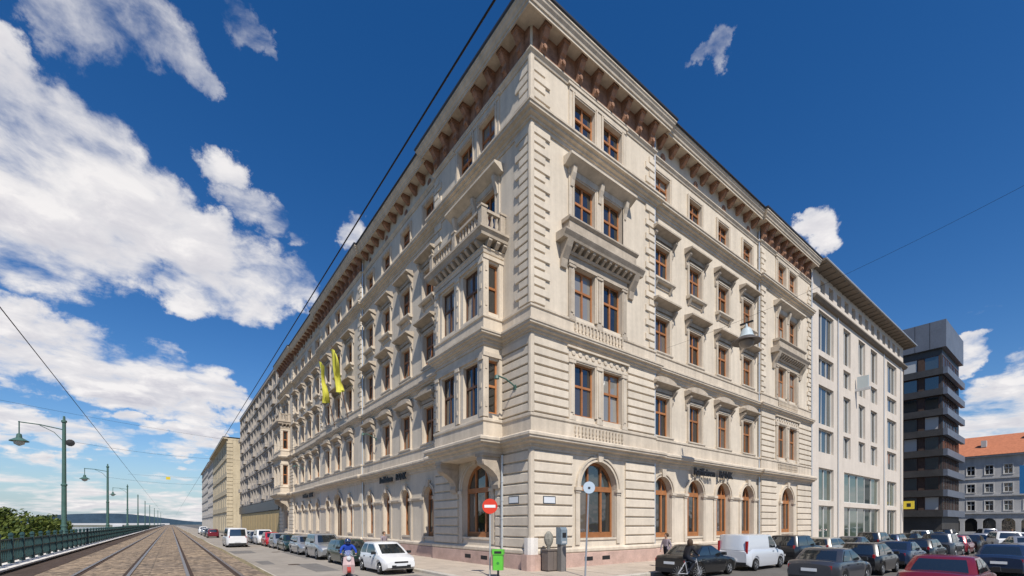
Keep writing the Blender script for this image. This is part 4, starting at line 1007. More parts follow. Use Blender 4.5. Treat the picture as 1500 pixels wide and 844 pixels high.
# ------------------------------------------------------------------ STREET FURNITURE
def lathe_at(prof, m, name, par, c=(0, 0, 0), n=14): return MB().lathe(prof, c, n).build(name, m, par, smooth=40)
LAMPW = mat('lamp_bowl', (.55, .55, .5), .3, .5)
def tram_pole(x, y, h, label, arm=True, near=False):
    t = thing('tram_pole', label, 'pole', (x, y, .45), 0, 'green tram poles along the quay railing')
    b = MB(); b.lathe([(.26, 0), (.26, .5), (.2, .6), (.17, 1.6), (.2, 1.62), (.2, 1.72), (.15, 1.76), (.14, 4.6), (.18, 4.62), (.18, 4.72), (.125, 4.76), (.105, h - .5), (.16, h - .45), (.16, h - .32), (.08, h - .28), (.06, h)], (0, 0, 0), 10)
    b.build('shaft', DGREEN, t, smooth=40)
    if arm:
        MB().tube([(0, 0, h - 1.0), (-1.2, -.3, h - .82), (-2.2, -.55, h - .8)], .035, 6).build('arm', DGREEN, t); MB().tube([(0, 0, h - 1.9), (-.5, -.12, h - 1.25), (-1.2, -.3, h - .86)], .022, 6).build('brace', DGREEN, t)
        MB().tube([(-2.15, -.54, h - .75), (-2.15, -.54, h - 1.75)], .04, 6).build('hanger', DGREEN, t)
        MB().lathe([(.05, h - 1.6), (.13, h - 1.66), (.16, h - 1.9), (.5, h - 2.12), (.5, h - 2.16), (.1, h - 2.14)], (-2.15, -.54, 0), 14).build('lamp_shade', DGREEN, t, smooth=40)
        MB().lathe([(.3, h - 2.15), (.26, h - 2.34), (.05, h - 2.46)], (-2.15, -.54, 0), 12).build('lamp_bowl', LAMPW, t, smooth=60)
    if near:
        MB().lathe([(.02, -.22), (.26, -.18), (.2, .14), (.02, .18)], (.36, -.1, h - 1.95), 10, 'y').build('loudspeaker', BLACKP, t, smooth=40); MB().box(.1, .3, -.04, .04, h - 2.0, h - 1.9).build('bracket', DGREEN, t)
tram_pole(-20.2, 29.1, 9.7, 'green tram pole with bell lamp and loudspeaker, standing beside the leafy trees', True, True)
for k, (x, y, l) in enumerate([(-20.6, 62.4, 'green tram pole with a bell lamp beyond the loudspeaker pole'), (-20.9, 101.5, 'plain green tram pole behind the railing, third from the loudspeaker pole'), (-21.0, 140, 'distant green tram pole along the railing'), (-21.0, 182, 'distant green tram pole along the railing'), (-21.0, 225, 'distant green tram pole along the railing'), (-20.5, 270, 'distant green tram pole along the railing'), (-20, 320, 'distant green tram pole along the railing'), (-19.5, 380, 'distant green tram pole along the railing')]):
    tram_pole(x, y, 9.7, l, k < 2)
t = thing('lamp_post', 'thin white lamp post on the lower quay beside the trees', 'pole', (-26.5, 74.0, -4.2)); MB().lathe([(.1, 0), (.06, 8.6)], (0, 0, 0), 8).build('shaft', WSTONE, t); MB().box(-.35, .35, -.08, .08, 8.6, 8.7).build('lamp_head', WSTONE, t)
# overhead wires
def wire(label, pts, r, name='overhead_wire', sag=0., n=24):
    a, c = Vector(pts[0]), Vector(pts[1]); P = []
    for k in range(n + 1):
        s = k / n; p = a.lerp(c, s); p.z -= sag * 4 * s * (1 - s); P.append(tuple(p))
    o = MB().tube(P, r, 6).build(name, WIRE); return tag(o, label, 'wire')
wire('thick black tram wire over the track nearer the palace', ((-12.3, -14.9, 5.75), (-12.3, 210, 5.75)), .0075, sag=.0)
wire('thick black tram wire over the track nearer the river', ((-16.1, -15, 5.65), (-16.1, 210, 5.65)), .0075)
wire('thin span wire from the loudspeaker pole to the palace front', ((-20.2, 29.1, 8.4), (.1, 33.5, 9.6)), .008, sag=.9)
wire('thin span wire from the second tram pole to the palace front', ((-20.6, 62.4, 8.4), (.1, 66, 9.6)), .01, sag=.9)
wire('thin cable stretched over the tracks from the river side to the palace cornice', ((-30, 20.0, 10.3), (.2, 52.0, 13.0)), .008, sag=.6)
# lamp hung over the side street
wire('thin lamp cable stretched across the side street', ((11.4, REC, 13.6), (11.4, -24, 17.2)), .006, sag=1.0)
t = thing('hanging_street_lamp', 'grey bell-shaped street lamp hanging from a cable over the side street', 'lamp', (11.4, -4.96, 12.4))
MB().lathe([(.04, 1.0), (.06, .95), (.07, .72), (.2, .7), (.26, .62), (.36, .3), (.42, .22)], (0, 0, 0), 16).build('lamp_cap', mat('pale_blue_grey_enamel', (.40, .46, .48), .35, .5, var=.1, scale=4), t, smooth=40)
MB().lathe([(.42, .215), (.74, .0), (.76, -.05), (.5, -.02), (.3, -.04)], (0, 0, 0), 18).build('lamp_shade', mat('brown_grey_enamel', (.07, .06, .055), .5, .4), t, smooth=40)
MB().lathe([(.4, -.03), (.34, -.24), (.1, -.36)], (0, 0, 0), 14).build('lamp_bowl', mat('dim_lamp_glass', (.20, .18, .16), .3, .5), t, smooth=60)
MB().box(-.05, .05, -.35, .35, .98, 1.06).build('clamp', BLACKP, t)
# no-entry sign, its pole and the green litter bin
t = thing('no_entry_sign', 'round red no-entry sign with white bar on a slim pole', 'sign', (-2.95, -.75, 0), 0)
az = math.atan2(-14 + 2.95, -(-16.8 + .75))
MB().tube([(0, 0, 0), (0, 0, 3.2)], .035, 8).build('pole', ZINC, t)
def disc(r, n=28): return [(r * math.cos(2 * math.pi * k / n), r * math.sin(2 * math.pi * k / n)) for k in range(n)]
rzs = R_(-38)
o = MB().prism(disc(.33), lambda x, z: (x, -.06, 3.05 + z), lambda x, z: (x, -.04, 3.05 + z)).build('disc', mat('sign_red', (.58, .045, .02), .4, .4), t, rz=rzs)
MB().box(-.24, .24, -.065, -.0605, 2.99, 3.11).build('bar', mat('sign_white', (.72, .72, .7), .4, .4), t, rz=rzs)
t = thing('litter_bin', 'bright green litter bin with a slot on a short post', 'bin', (-2.9, -1.28, 0), rzs)
GRB = mat('bright_green_plastic', (.10, .42, .04), .45, .45, var=.06, scale=5); GRD = mat('dark_green_plastic', (.03, .2, .03), .45, .45)
MB().tube([(0, .12, 0), (0, .12, .6)], .045, 8).build('post', GUTTER, t)
MB().zprism([(-.2, -.16), (.2, -.16), (.24, 0), (.2, .16), (-.2, .16), (-.24, 0)], .32, .98).build('body', GRB, t)
MB().zprism([(-.24, -.19), (.24, -.19), (.28, 0), (.24, .19), (-.24, .19), (-.28, 0)], .985, 1.2).build('lid', GRB, t); MB().box(-.15, .15, -.2, -.192, 1.03, 1.13).build('slot', BLACKP, t)
MB().lathe([(.06, -.166), (.06, -.163)], (0, 0, .62), 12, 'y').build('emblem', GRD, t)
# leaning pole with the back of a round sign
t = thing('round_sign', 'grey back of a round sign on a slightly leaning pole before the palace', 'sign', (.25, -3.35, 0), R_(-30)); t.rotation_euler = (R_(1), R_(2.0), R_(-30))
MB().tube([(0, 0, -.1), (0, 0, 4.05)], .04, 8).build('pole', mat('grey_painted_steel', (.30, .32, .35), .45, .4, metal=.3), t)
MB().prism(disc(.26), lambda x, z: (x, -.07, 3.85 + z), lambda x, z: (x, -.045, 3.85 + z)).build('disc', mat('pale_blue_grey_sign', (.42, .50, .58), .45, .4), t); MB().box(-.05, .05, -.09, -.071, 3.8, 3.88).build('clamp', GUTTER, t)
# ticket machine and cabinet by the corner
t = thing('utility_cabinet', 'brown-grey utility cabinet at the palace corner', 'cabinet', (.62, -.72, 0))
b = MB(); b.box(-.36, .36, -.22, .22, .06, 1.0); b.box(-.4, .4, -.26, .26, 1.0, 1.06); b.box(-.3, .3, -.18, .18, 0, .06); b.build('body', mat('brown_grey_metal', (.14, .115, .10), .6, .35, var=.1, scale=3), t)
MB().box(-.004, .004, -.226, -.221, .1, .98).build('door_gap', BLACKP, t)
t = thing('weathered_relief', 'weathered grey rounded stone ornament on top of the cabinet', 'ornament', (.5, -.72, 1.06))
b = MB(); b.lathe([(.12, 0), (.14, .12), (.3, .3), (.36, .5), (.3, .7), (.14, .84), (.02, .88)], (0, 0, 0), 10); o = b.build('body', mat('weathered_grey', (.22, .21, .18), .9, .2, var=.4, scale=7, bump=.8, bscale=12), t, smooth=60); o.scale = (.75, .5, 1)
t = thing('ticket_machine', 'grey parking ticket machine with blue-grey head beside the cabinet', 'machine', (.98, -1.12, 0))
b = MB(); b.box(-.16, .16, -.14, .14, 0, 1.3); b.build('body', mat('machine_grey', (.16, .15, .14), .5, .4, var=.1, scale=4), t)
b = MB(); b.box(-.2, .2, -.18, .18, 1.3, 2.0); b.xprism([(-.18, 2.0), (.18, 2.0), (.18, 2.12), (-.1, 2.12)], -.2, .2); b.build('head', mat('machine_blue_grey', (.17, .21, .24), .45, .4, var=.15, scale=5), t)
MB().box(-.12, .12, -.186, -.181, 1.62, 1.86).build('screen', BLACKP, t); MB().box(-.14, .14, -.186, -.181, 1.36, 1.46).build('coin_tray', ALU, t)
# blue banner at the far edge of the square
t = thing('blue_banner', 'tall blue banner panel on a post across the square', 'sign', (26.7, -15.0, 0)); MB().tube([(0, 0, -.13), (0, 0, 5.9)], .05, 8).build('post', ALU, t); MB().box(-.03, .03, .05, 1.1, 4.1, 5.8).build('panel', mat('banner_blue', (.015, .13, .32), .5, .4), t)
t = thing('span_wire_sign', 'small yellow sign hanging from the tram wires far along the quay', 'sign', (-14.4, 97, 11.0)); MB().box(-.35, .35, -.05, .05, .15, .7).build('panel', mat('yellow_sign_face', (.62, .48, .04)), t); MB().tube([(-6.2, 0, .85), (0, 0, .72), (14.5, 0, .95)], .012, 5).build('span_wire', WIRE, t)  # yellow sign panel on a span wire, without any lamp

# ------------------------------------------------------------------ CARS
def lerp_tab(tab, x):
    if x <= tab[0][0]: return tab[0][1]
    for (a, u), (c, v) in zip(tab[:-1], tab[1:]):
        if x <= c: s = (x - a) / (c - a); return u + (v - u) * s
    return tab[-1][1]
KINDS = {  # length, width, height, wheel radius, rear axle, front axle, deck line [(x,z)], cabin (rear base, rear top, front top, front base), belt, side window splits
    'hatch': dict(L=3.75, W=1.70, H=1.50, r=.30, ax=(.62, 3.02), deck=[(0, .84), (.15, .93), (2.6, .95), (3.0, .9), (3.5, .76), (3.75, .62)], cab=(.12, .42, 1.95, 2.95), belt=.93, split=(.3, 1.15, 2.3)),
    'sedan': dict(L=4.55, W=1.80, H=1.45, r=.32, ax=(.95, 3.62), deck=[(0, .86), (.2, .98), (.9, 1.0), (3.1, .94), (3.9, .84), (4.4, .70), (4.55, .58)], cab=(.72, 1.35, 2.5, 3.35), belt=.96, split=(.95, 1.95, 2.95)),
    'estate': dict(L=4.5, W=1.80, H=1.48, r=.32, ax=(.9, 3.6), deck=[(0, .86), (.15, .97), (3.1, .95), (3.9, .85), (4.35, .70), (4.5, .58)], cab=(.1, .42, 2.5, 3.35), belt=.95, split=(.4, 1.75, 2.85)),
    'suv': dict(L=4.5, W=1.86, H=1.72, r=.37, ax=(.88, 3.6), deck=[(0, .98), (.15, 1.1), (3.1, 1.1), (3.9, 1.0), (4.35, .86), (4.5, .7)], cab=(.1, .38, 2.45, 3.2), belt=1.08, split=(.4, 1.7, 2.8)),
    'van': dict(L=4.42, W=1.83, H=1.86, r=.33, ax=(.72, 3.6), deck=[(0, .98), (.12, 1.12), (3.2, 1.08), (3.85, .98), (4.3, .8), (4.42, .62)], cab=(.03, .12, 2.75, 3.55), belt=1.08, split=(2.3, 2.3, 3.1)),
    'minibus': dict(L=4.95, W=1.95, H=1.97, r=.34, ax=(.9, 3.95), deck=[(0, 1.0), (.12, 1.12), (4.0, 1.08), (4.5, .98), (4.85, .8), (4.95, .62)], cab=(.03, .15, 3.5, 4.35), belt=1.08, split=(.4, 2.0, 3.6)),
}
def car_meshes(kind):
    K = KINDS[kind]; L, W, H, r, belt = K['L'], K['W'], K['H'], K['r'], K['belt']; hw = W / 2; out = {}
    # ---- lower body
    xs = sorted(set([0, .05, .12, .25, .4] + [L * k / 26 for k in range(1, 26)] + [L - .4, L - .25, L - .12, L - .05, L] + [a + d for a in K['ax'] for d in (-r - .07, -r * .8, -r * .45, 0, r * .45, r * .8, r + .07)]))
    b = MB(); rows = []
    for x in xs:
        e = min(x, L - x); tp = 1 - .20 * (1 - min(1, e / .55)) ** 2; w = hw * tp; dk = lerp_tab(K['deck'], x); zb = .21 + .14 * (1 - min(1, e / .3)); az_ = zb
        for a in K['ax']:
            R0 = r + .06
            if abs(x - a) < R0: az_ = max(az_, r + math.sqrt(R0 * R0 - (x - a) ** 2))
        zm = max(.52, az_ + .05); zu = max(zm + .06, dk - .14)
        half = [(0, zb), (w * .86, zb), (w * .95, az_), (w * .985, max(az_ + .03, .36)), (w, zm), (w * .985, zu), (w * .94, dk - .03), (w * .84, dk + .0), (w * .45, dk + .035), (0, dk + .045)]
        rows.append([(x, y, z) for y, z in half] + [(x, -y, z) for y, z in half[-2:0:-1]])
    n = len(rows[0]); vs = [p for q in rows for p in q]
    fs = [(i * n + k, i * n + (k + 1) % n, (i + 1) * n + (k + 1) % n, (i + 1) * n + k) for i in range(len(rows) - 1) for k in range(n)] + [tuple(range(n)), tuple(range((len(rows) - 1) * n, len(rows) * n))]
    b.add(vs, fs); out['body'] = b.mesh('body', None, 32)
    # ---- cabin: rounded frustum
    xr0, xr1, xf1, xf0 = K['cab']; wb, wtp = hw * .90, hw * (.74 if kind not in ('van', 'minibus') else .82)
    b = MB(); lev = []
    zt = H - .05
    for s, dz in ((0, 0), (.5, 0), (1, 0)):
        z = belt - .03 + (zt - belt + .03) * s; lev.append((xr0 + (xr1 - xr0) * s ** (1.25), xf0 + (xf1 - xf0) * s ** (1.1), wb + (wtp - wb) * s ** 1.3, z))
    lev.append((xr1 + .12, xf1 - .1, wtp - .1, H - .012)); lev.append((xr1 + .4, xf1 - .4, wtp - .34, H))
    rings = []
    for x0, x1, w, z in lev:
        c = .12; ln = x1 - x0
        rings.append([(x0 + c, -w, z), (x0 + ln * .35, -w - .015, z), (x0 + ln * .65, -w - .015, z), (x1 - c, -w, z), (x1 - .02, -w + c, z), (x1 + .045, -w * .4, z), (x1 + .045, w * .4, z), (x1 - .02, w - c, z), (x1 - c, w, z), (x0 + ln * .65, w + .015, z), (x0 + ln * .35, w + .015, z), (x0 + c, w, z), (x0 + .02, w - c, z), (x0 - .03, w * .4, z), (x0 - .03, -w * .4, z), (x0 + .02, -w + c, z)])
    n = 16; vs = [p for q in rings for p in q]; fs = [(i * n + k, i * n + (k + 1) % n, (i + 1) * n + (k + 1) % n, (i + 1) * n + k) for i in range(len(rings) - 1) for k in range(n)] + [tuple(range((len(rings) - 1) * n, len(rings) * n))]
    b.add(vs, fs); out['cabin'] = b.mesh('cabin', None, 35)
    # ---- glass: patches just proud of the cabin faces
    def lv(s):
        a, c = (lev[0], lev[1]) if s < .5 else (lev[1], lev[2]); q = s * 2 if s < .5 else s * 2 - 1; return [a[i] + (c[i] - a[i]) * q for i in range(4)]
    def patch(fn, name):
        g = MB(); P = []
        for s in (.12, .35, .5, .7, .9):
            x0, x1, w, z = lv(s); P.append(fn(x0, x1, w, z))
        m = len(P[0]); g.add([q for p in P for q in p], [(i * m + k, i * m + k + 1, (i + 1) * m + k + 1, (i + 1) * m + k) for i in range(4) for k in range(m - 1)]); out[name] = g.mesh(name, CARGL, 60)
    patch(lambda x0, x1, w, z: [(x1 - .0, -w + .15, z), (x1 + .052, -w * .4, z), (x1 + .052, w * .4, z), (x1 - .0, w - .15, z)], 'windscreen')
    patch(lambda x0, x1, w, z: [(x0 + .0, -w + .16, z), (x0 - .038, -w * .4, z), (x0 - .038, w * .4, z), (x0 + .0, w - .16, z)], 'rear_window')
    sp = K['split']
    for sgn, nm in ((-1, 'r'), (1, 'l')):
        for i in range(2):
            if sp[i + 1] - sp[i] < .1: continue
            def sidef(x0, x1, w, z, i=i, sgn=sgn):
                lo = max(sp[i] + (.05 if i else 0), x0 + .22); hi = min(sp[i + 1] - .03, x1 - .2); hi = max(hi, lo + .05); md = (lo + hi) / 2
                return [(lo, sgn * (w + .022), z), (md, sgn * (w + .026), z), (hi, sgn * (w + .022), z)]
            patch(sidef, 'side_window_%s%d' % (nm, i))
    # ---- wheels
    wmesh = MB().lathe([(r * .62, -.09), (r * .95, -.09), (r, -.06), (r, .06), (r * .95, .09), (r * .62, .09)], (0, 0, 0), 20, 'y'); out['tyre'] = wmesh.mesh('wheel', TYRE, 40)
    rm = MB(); rm.lathe([(r * .63, -.07), (r * .6, -.098), (r * .55, -.085), (.06, -.075), (.04, -.1), (.01, -.1)], (0, 0, 0), 20, 'y')
    for k in range(5):
        a = k * 2 * math.pi / 5; c, s = math.cos(a), math.sin(a); px, pz = -s * .035, c * .035
        rm.add([(c * .05 + px, -.104, s * .05 + pz), (c * .05 - px, -.104, s * .05 - pz), (c * r * .58 - px, -.1, s * r * .58 - pz), (c * r * .58 + px, -.1, s * r * .58 + pz)], [(0, 1, 2, 3)])
    out['rim'] = rm.mesh('rim', RIM, 40)
    return out
def car(kind, label, x, y, rz, paint, group=None, z=-.12, detail=True, light_glass=False):
    """x,y is the middle of the car; rz = heading of its nose (0 = +X)"""
    K = KINDS[kind]; L, W, H, r = K['L'], K['W'], K['H'], K['r']; hw = W / 2; M = cached(('car', kind), lambda: car_meshes(kind))
    t = thing('parked_car' if kind not in ('van', 'minibus') else 'parked_van', label, 'car' if kind not in ('van', 'minibus') else 'van', (x, y, z), rz, group)
    off = (-L / 2, 0, 0)
    for nm in ('body', 'cabin'):
        me = M[nm]
        if not me.materials: me.materials.append(paint)
        o = put(nm, me, t, off); o.material_slots[0].link = 'OBJECT'; o.material_slots[0].material = paint
    for nm in M:
        if nm in ('windscreen', 'rear_window') or nm.startswith('side_window'):
            if kind == 'van' and nm == 'rear_window': continue
            put('side_window' if nm.startswith('side') else nm, M[nm], t, off)
    for a in K['ax']:
        for s in (-1, 1):
            w = put('wheel', M['tyre'], t, (a - L / 2, s * (hw - .11), r), 0 if s < 0 else math.pi); put('rim', M['rim'], w)
        put('axle_cover', cached(('axc', kind), lambda: MB().box(-r * .95, r * .95, -hw * .93, hw * .93, .24, r + .3).mesh('axle_cover', BLACKP)), t, (a - L / 2, 0, 0))
    if not detail: return t
    dk0, dk1 = lerp_tab(K['deck'], .05), lerp_tab(K['deck'], L - .12)
    tl = cached(('tl', kind), lambda: (MB().box(-.02, .16, -.11, .11, .02, .17) if kind not in ('van', 'minibus', 'suv', 'hatch', 'estate') else MB().xprism([(-.055, -.04), (.05, -.05), (.055, .24), (-.02, .27)] if kind != 'van' else [(-.05, .0), (.05, .0), (.045, .62), (-.045, .62)], -.02, .12)).mesh('tail_light', TAILL))
    hl = cached(('hl', kind), lambda: MB().xprism([(-.17, 0), (.17, -.02), (.17, .13), (-.13, .17)], -.2, .035).mesh('headlight', HEADL))
    for s in (-1, 1):
        o = put('tail_light', tl, t, (-L / 2 + (.03 if kind != 'van' else .035), s * (hw * (.80 if kind != 'van' else .86) - (.10 if kind == 'sedan' else .07)), dk0 - .2 if kind == 'sedan' else dk0 - .14)); o.scale.y = s
        o = put('headlight', hl, t, (L / 2 - .06, s * hw * .58, dk1 - .18)); o.scale.y = s
        put('mirror', cached('mir', lambda: MB().xprism([(-.1, 0), (.1, .01), (.1, .13), (-.08, .14)], -.07, .08).mesh('mirror', BLACKP)), t, (K['cab'][3] - L / 2 - .42, s * (hw + .06), K['belt'] + .0))
    put('bumper', cached(('bmr', kind), lambda: MB().xprism([(-hw * .78, .26), (hw * .78, .26), (hw * .78, .44), (-hw * .78, .44)], -.025, .1).mesh('bumper', BLACKP)), t, (-L / 2, 0, 0))
    put('grille', cached(('grl', kind), lambda: MB().box(-.1, .022, -hw * .55, hw * .55, 0, .16).mesh('grille', BLACKP)), t, (L / 2, 0, .3)); put('grille', cached(('grl2', kind), lambda: MB().box(-.1, .02, -hw * .4, hw * .4, 0, .08).mesh('grille', BLACKP)), t, (L / 2 - .015, 0, .55))
    plm = cached('plate', lambda: MB().box(-.012, .012, -.26, .26, 0, .115).mesh('number_plate', PLATE))
    put('number_plate', plm, t, (-L / 2 - .02, 0, .62 if kind == 'sedan' else .5)); put('number_plate', plm, t, (L / 2 + .03, 0, .42))
    for s in (-1, 1):
        for dx in (.52, .28) if kind not in ('van',) else (.6,):
            put('door_handle', cached('dh', lambda: MB().box(-.08, .08, -.02, .02, -.015, .015).mesh('door_handle', BLACKP)), t, (L * dx - L / 2, s * (hw * .985), K['belt'] - .13))
    return t
def paint(name, c, metal=.3, rough=.28): return mat(name, c, rough, .5, metal=metal, coat=.7)
P_WHITE = paint('white_car_paint', (.68, .68, .68), 0); P_BLACK = paint('black_car_paint', (.010, .010, .011), .1); P_SILV = paint('silver_car_paint', (.40, .41, .42), .6); P_GREY = paint('grey_car_paint', (.06, .065, .078), .5)
P_DGREEN = paint('dark_green_car_paint', (.02, .045, .035), .3); P_RED = paint('dark_red_car_paint', (.17, .012, .022), .3); P_RED2 = paint('bright_red_car_paint', (.45, .02, .03), .1); P_BLUE = paint('dark_blue_car_paint', (.02, .035, .075), .4); P_VAN = paint('pale_silver_van_paint', (.60, .62, .65), .2); P_CHAMP = paint('champagne_car_paint', (.42, .38, .32), .5)
HEADS = -math.pi / 2    # nose towards -Y
car('hatch', 'white small hatchback parked at the kerb before the oriel, nose to the corner', -5.32, 5.05, HEADS, P_WHITE)
for kind, y, p, lab in [('estate', 10.6, P_DGREEN, 'dark green estate car parked behind the white hatchback'), ('suv', 16.3, P_SILV, 'tall silver car parked third from the corner on the quay street'), ('estate', 21.8, P_SILV, 'low silver estate parked fourth from the corner on the quay street'),
                        ('sedan', 27.2, P_DGREEN, 'dark green saloon parked fifth from the corner on the quay street'), ('hatch', 32.3, P_SILV, 'silver hatchback parked next to the bright red car'), ('hatch', 37.0, P_RED2, 'bright red hatchback parked in the quay street row'), ('suv', 42.2, P_WHITE, 'white tall car parked beyond the bright red one'),
                        ('sedan', 47.6, P_GREY, 'dark grey saloon parked before the far oriel'), ('estate', 53, P_WHITE, 'white estate parked under the far oriel'), ('hatch', 58.0, P_GREY, 'grey hatchback at the end of the palace'), ('estate', 68, P_BLUE, 'blue estate before the hoarding panels'), ('suv', 76, P_SILV, 'silver tall car before the hoarding panels')]:
    car(kind, lab, -5.35 - (.0 if y < 50 else .2), y, HEADS, p, 'cars parked along the quay street', detail=y < 60)
car('minibus', 'white minibus standing in the quay street next to the tram verge', -8.6, 38.5, math.pi / 2, P_WHITE)
for x, y, p, k in [(-8.3, 75, P_RED, 'hatch'), (-8.2, 84, P_GREY, 'sedan'), (-8.2, 96, P_SILV, 'hatch'), (-8.0, 110, P_WHITE, 'suv')]:
    car(k, {P_RED: 'distant dark red hatchback driving along the quay street', P_GREY: 'distant grey saloon driving along the quay street', P_SILV: 'distant silver hatchback driving along the quay street', P_WHITE: 'distant white car driving along the quay street'}[p], x, y, math.pi / 2, p, 'cars driving along the quay street', detail=False)
# side street, kerb row
car('sedan', 'black saloon parked at the kerb before the first side-street arches', 5.87, -5.25, 0, P_BLACK)
car('van', 'pale silver panel van parked in front of the black saloon', 11.3, -5.3, 0, P_VAN)
row = [('suv', 17.2, P_BLACK, 'black tall car parked in front of the silver panel van'), ('estate', 22.6, P_CHAMP, 'champagne estate in the palace kerb row, second after the panel van'), ('sedan', 28.0, P_GREY, 'grey saloon at the end of the palace kerb row'), ('suv', 33.6, P_BLACK, 'black tall car where the palace meets the limestone block'), ('estate', 39.2, P_BLUE, 'dark blue estate before the first limestone office windows'), ('sedan', 45.0, P_BLACK, 'black saloon before the limestone office shopfront'), ('suv', 50.8, P_SILV, 'silver tall car before the limestone office shopfront'), ('sedan', 57, P_BLUE, 'dark blue saloon before the last limestone office windows'), ('suv', 63, P_BLACK, 'black tall car at the end of the limestone office')]
for k, x, p, lab in row: car(k, lab, x, -5.3, 0, p, 'cars parked at the side street kerb', detail=x < 40)
# second row in the square
car('sedan', 'dark grey saloon with pale number plate in the middle parking row', 7.5, -10.15, 0, P_GREY)
row2 = [('hatch', 13.6, P_BLACK, 'black hatchback in front of the dark grey saloon'), ('sedan', 19.0, P_BLUE, 'dark blue saloon in the middle parking row'), ('estate', 24.6, P_BLACK, 'black estate in the middle parking row'), ('suv', 30.6, P_GREY, 'grey tall car in the middle parking row'), ('hatch', 36.2, P_RED, 'dark red hatchback in the middle parking row'), ('sedan', 42, P_BLACK, 'black saloon near the end of the middle parking row'), ('estate', 48, P_SILV, 'silver estate at the end of the middle parking row')]
for k, x, p, lab in row2: car(k, lab, x, -9.9 - .0 * x, 0, p, 'cars in the middle parking row', detail=x < 30)
car('sedan', 'dark red saloon with large rear window standing near the middle row', 5.45, -13.95, 0, P_RED)
car('estate', 'black estate parked beside the dark red car', 9.6, -16.6, 0, P_BLACK)
car('sedan', 'blue-grey saloon standing across the square ahead of the dark red car', 17.6, -14.1, 0, P_BLUE)
for k, x, y, p, lab in [('suv', 46, -11.4, P_WHITE, 'white tall car in the square before the grey house'), ('sedan', 38, -13.2, P_SILV, 'silver saloon in the square before the grey house'), ('estate', 60, -11.0, P_WHITE, 'white estate in the square near the dark tower'), ('hatch', 70, -9.0, P_RED, 'red hatchback before the dark tower'), ('suv', 78, -7.0, P_SILV, 'silver tall car before the dark tower'), ('sedan', 92, -6, P_GREY, 'grey saloon beside the dark tower'), ('estate', 84, -11, P_WHITE, 'white estate before the grey house arches')]:
    car(k, lab, x, y, R_(20), p, 'cars standing in the square', detail=False)

# ------------------------------------------------------------------ PEOPLE
def figure(name, par, nodes, bones, mats, levels=2):
    """one continuous skinned body: nodes {key:(x,y,z,r)}, bones [(a,b,material index)]; faces take the clothing of the nearest bone"""
    keys = list(nodes); me = bpy.data.meshes.new(name + '_skel'); me.from_pydata([nodes[k][:3] for k in keys], [(keys.index(a), keys.index(c)) for a, c, _ in bones], [])
    o = bpy.data.objects.new(name + '_skel', me); COL.objects.link(o)
    sk = o.modifiers.new('skin', 'SKIN'); sk.use_smooth_shade = True
    for i, k in enumerate(keys): v = me.skin_vertices[0].data[i]; r = nodes[k][3]; v.radius = (r, r) if not isinstance(r, tuple) else r; v.use_root = (i == 0)
    sb = o.modifiers.new('sub', 'SUBSURF'); sb.levels = levels; sb.render_levels = levels
    bpy.context.view_layer.update()
    ev = bpy.data.meshes.new_from_object(o.evaluated_get(bpy.context.evaluated_depsgraph_get())); bpy.data.objects.remove(o)
    ev.materials.clear()
    for m in mats: ev.materials.append(m)
    seg = [(Vector(nodes[a][:3]), Vector(nodes[c][:3]), mi) for a, c, mi in bones]
    for p in ev.polygons:
        c = p.center; best = None
        for a, d, mi in seg:
            ab = d - a; s = max(0, min(1, (c - a).dot(ab) / max(1e-9, ab.length_squared))); dd = (c - (a + ab * s)).length
            if best is None or dd < best[0]: best = (dd, mi)
        p.material_index = best[1]; p.use_smooth = True
    ev.name = name; return put(name, ev, par)
JEANS = mat('dark_trousers', (.02, .022, .03), .9, .1, var=.2, scale=6); BLUEJ = mat('bright_blue_jacket', (.015, .05, .30), .7, .2, var=.2, scale=7); DARKJ = mat('dark_jacket', (.018, .017, .02), .8, .15, var=.3, scale=7); SHOE = mat('dark_shoes', (.012, .012, .012), .6, .3); MAUVE = mat('mauve_shirt', (.24, .20, .22), .8, .15, var=.15, scale=8); BEIGE = mat('beige_shirt', (.38, .30, .24), .8, .15, var=.1, scale=8)
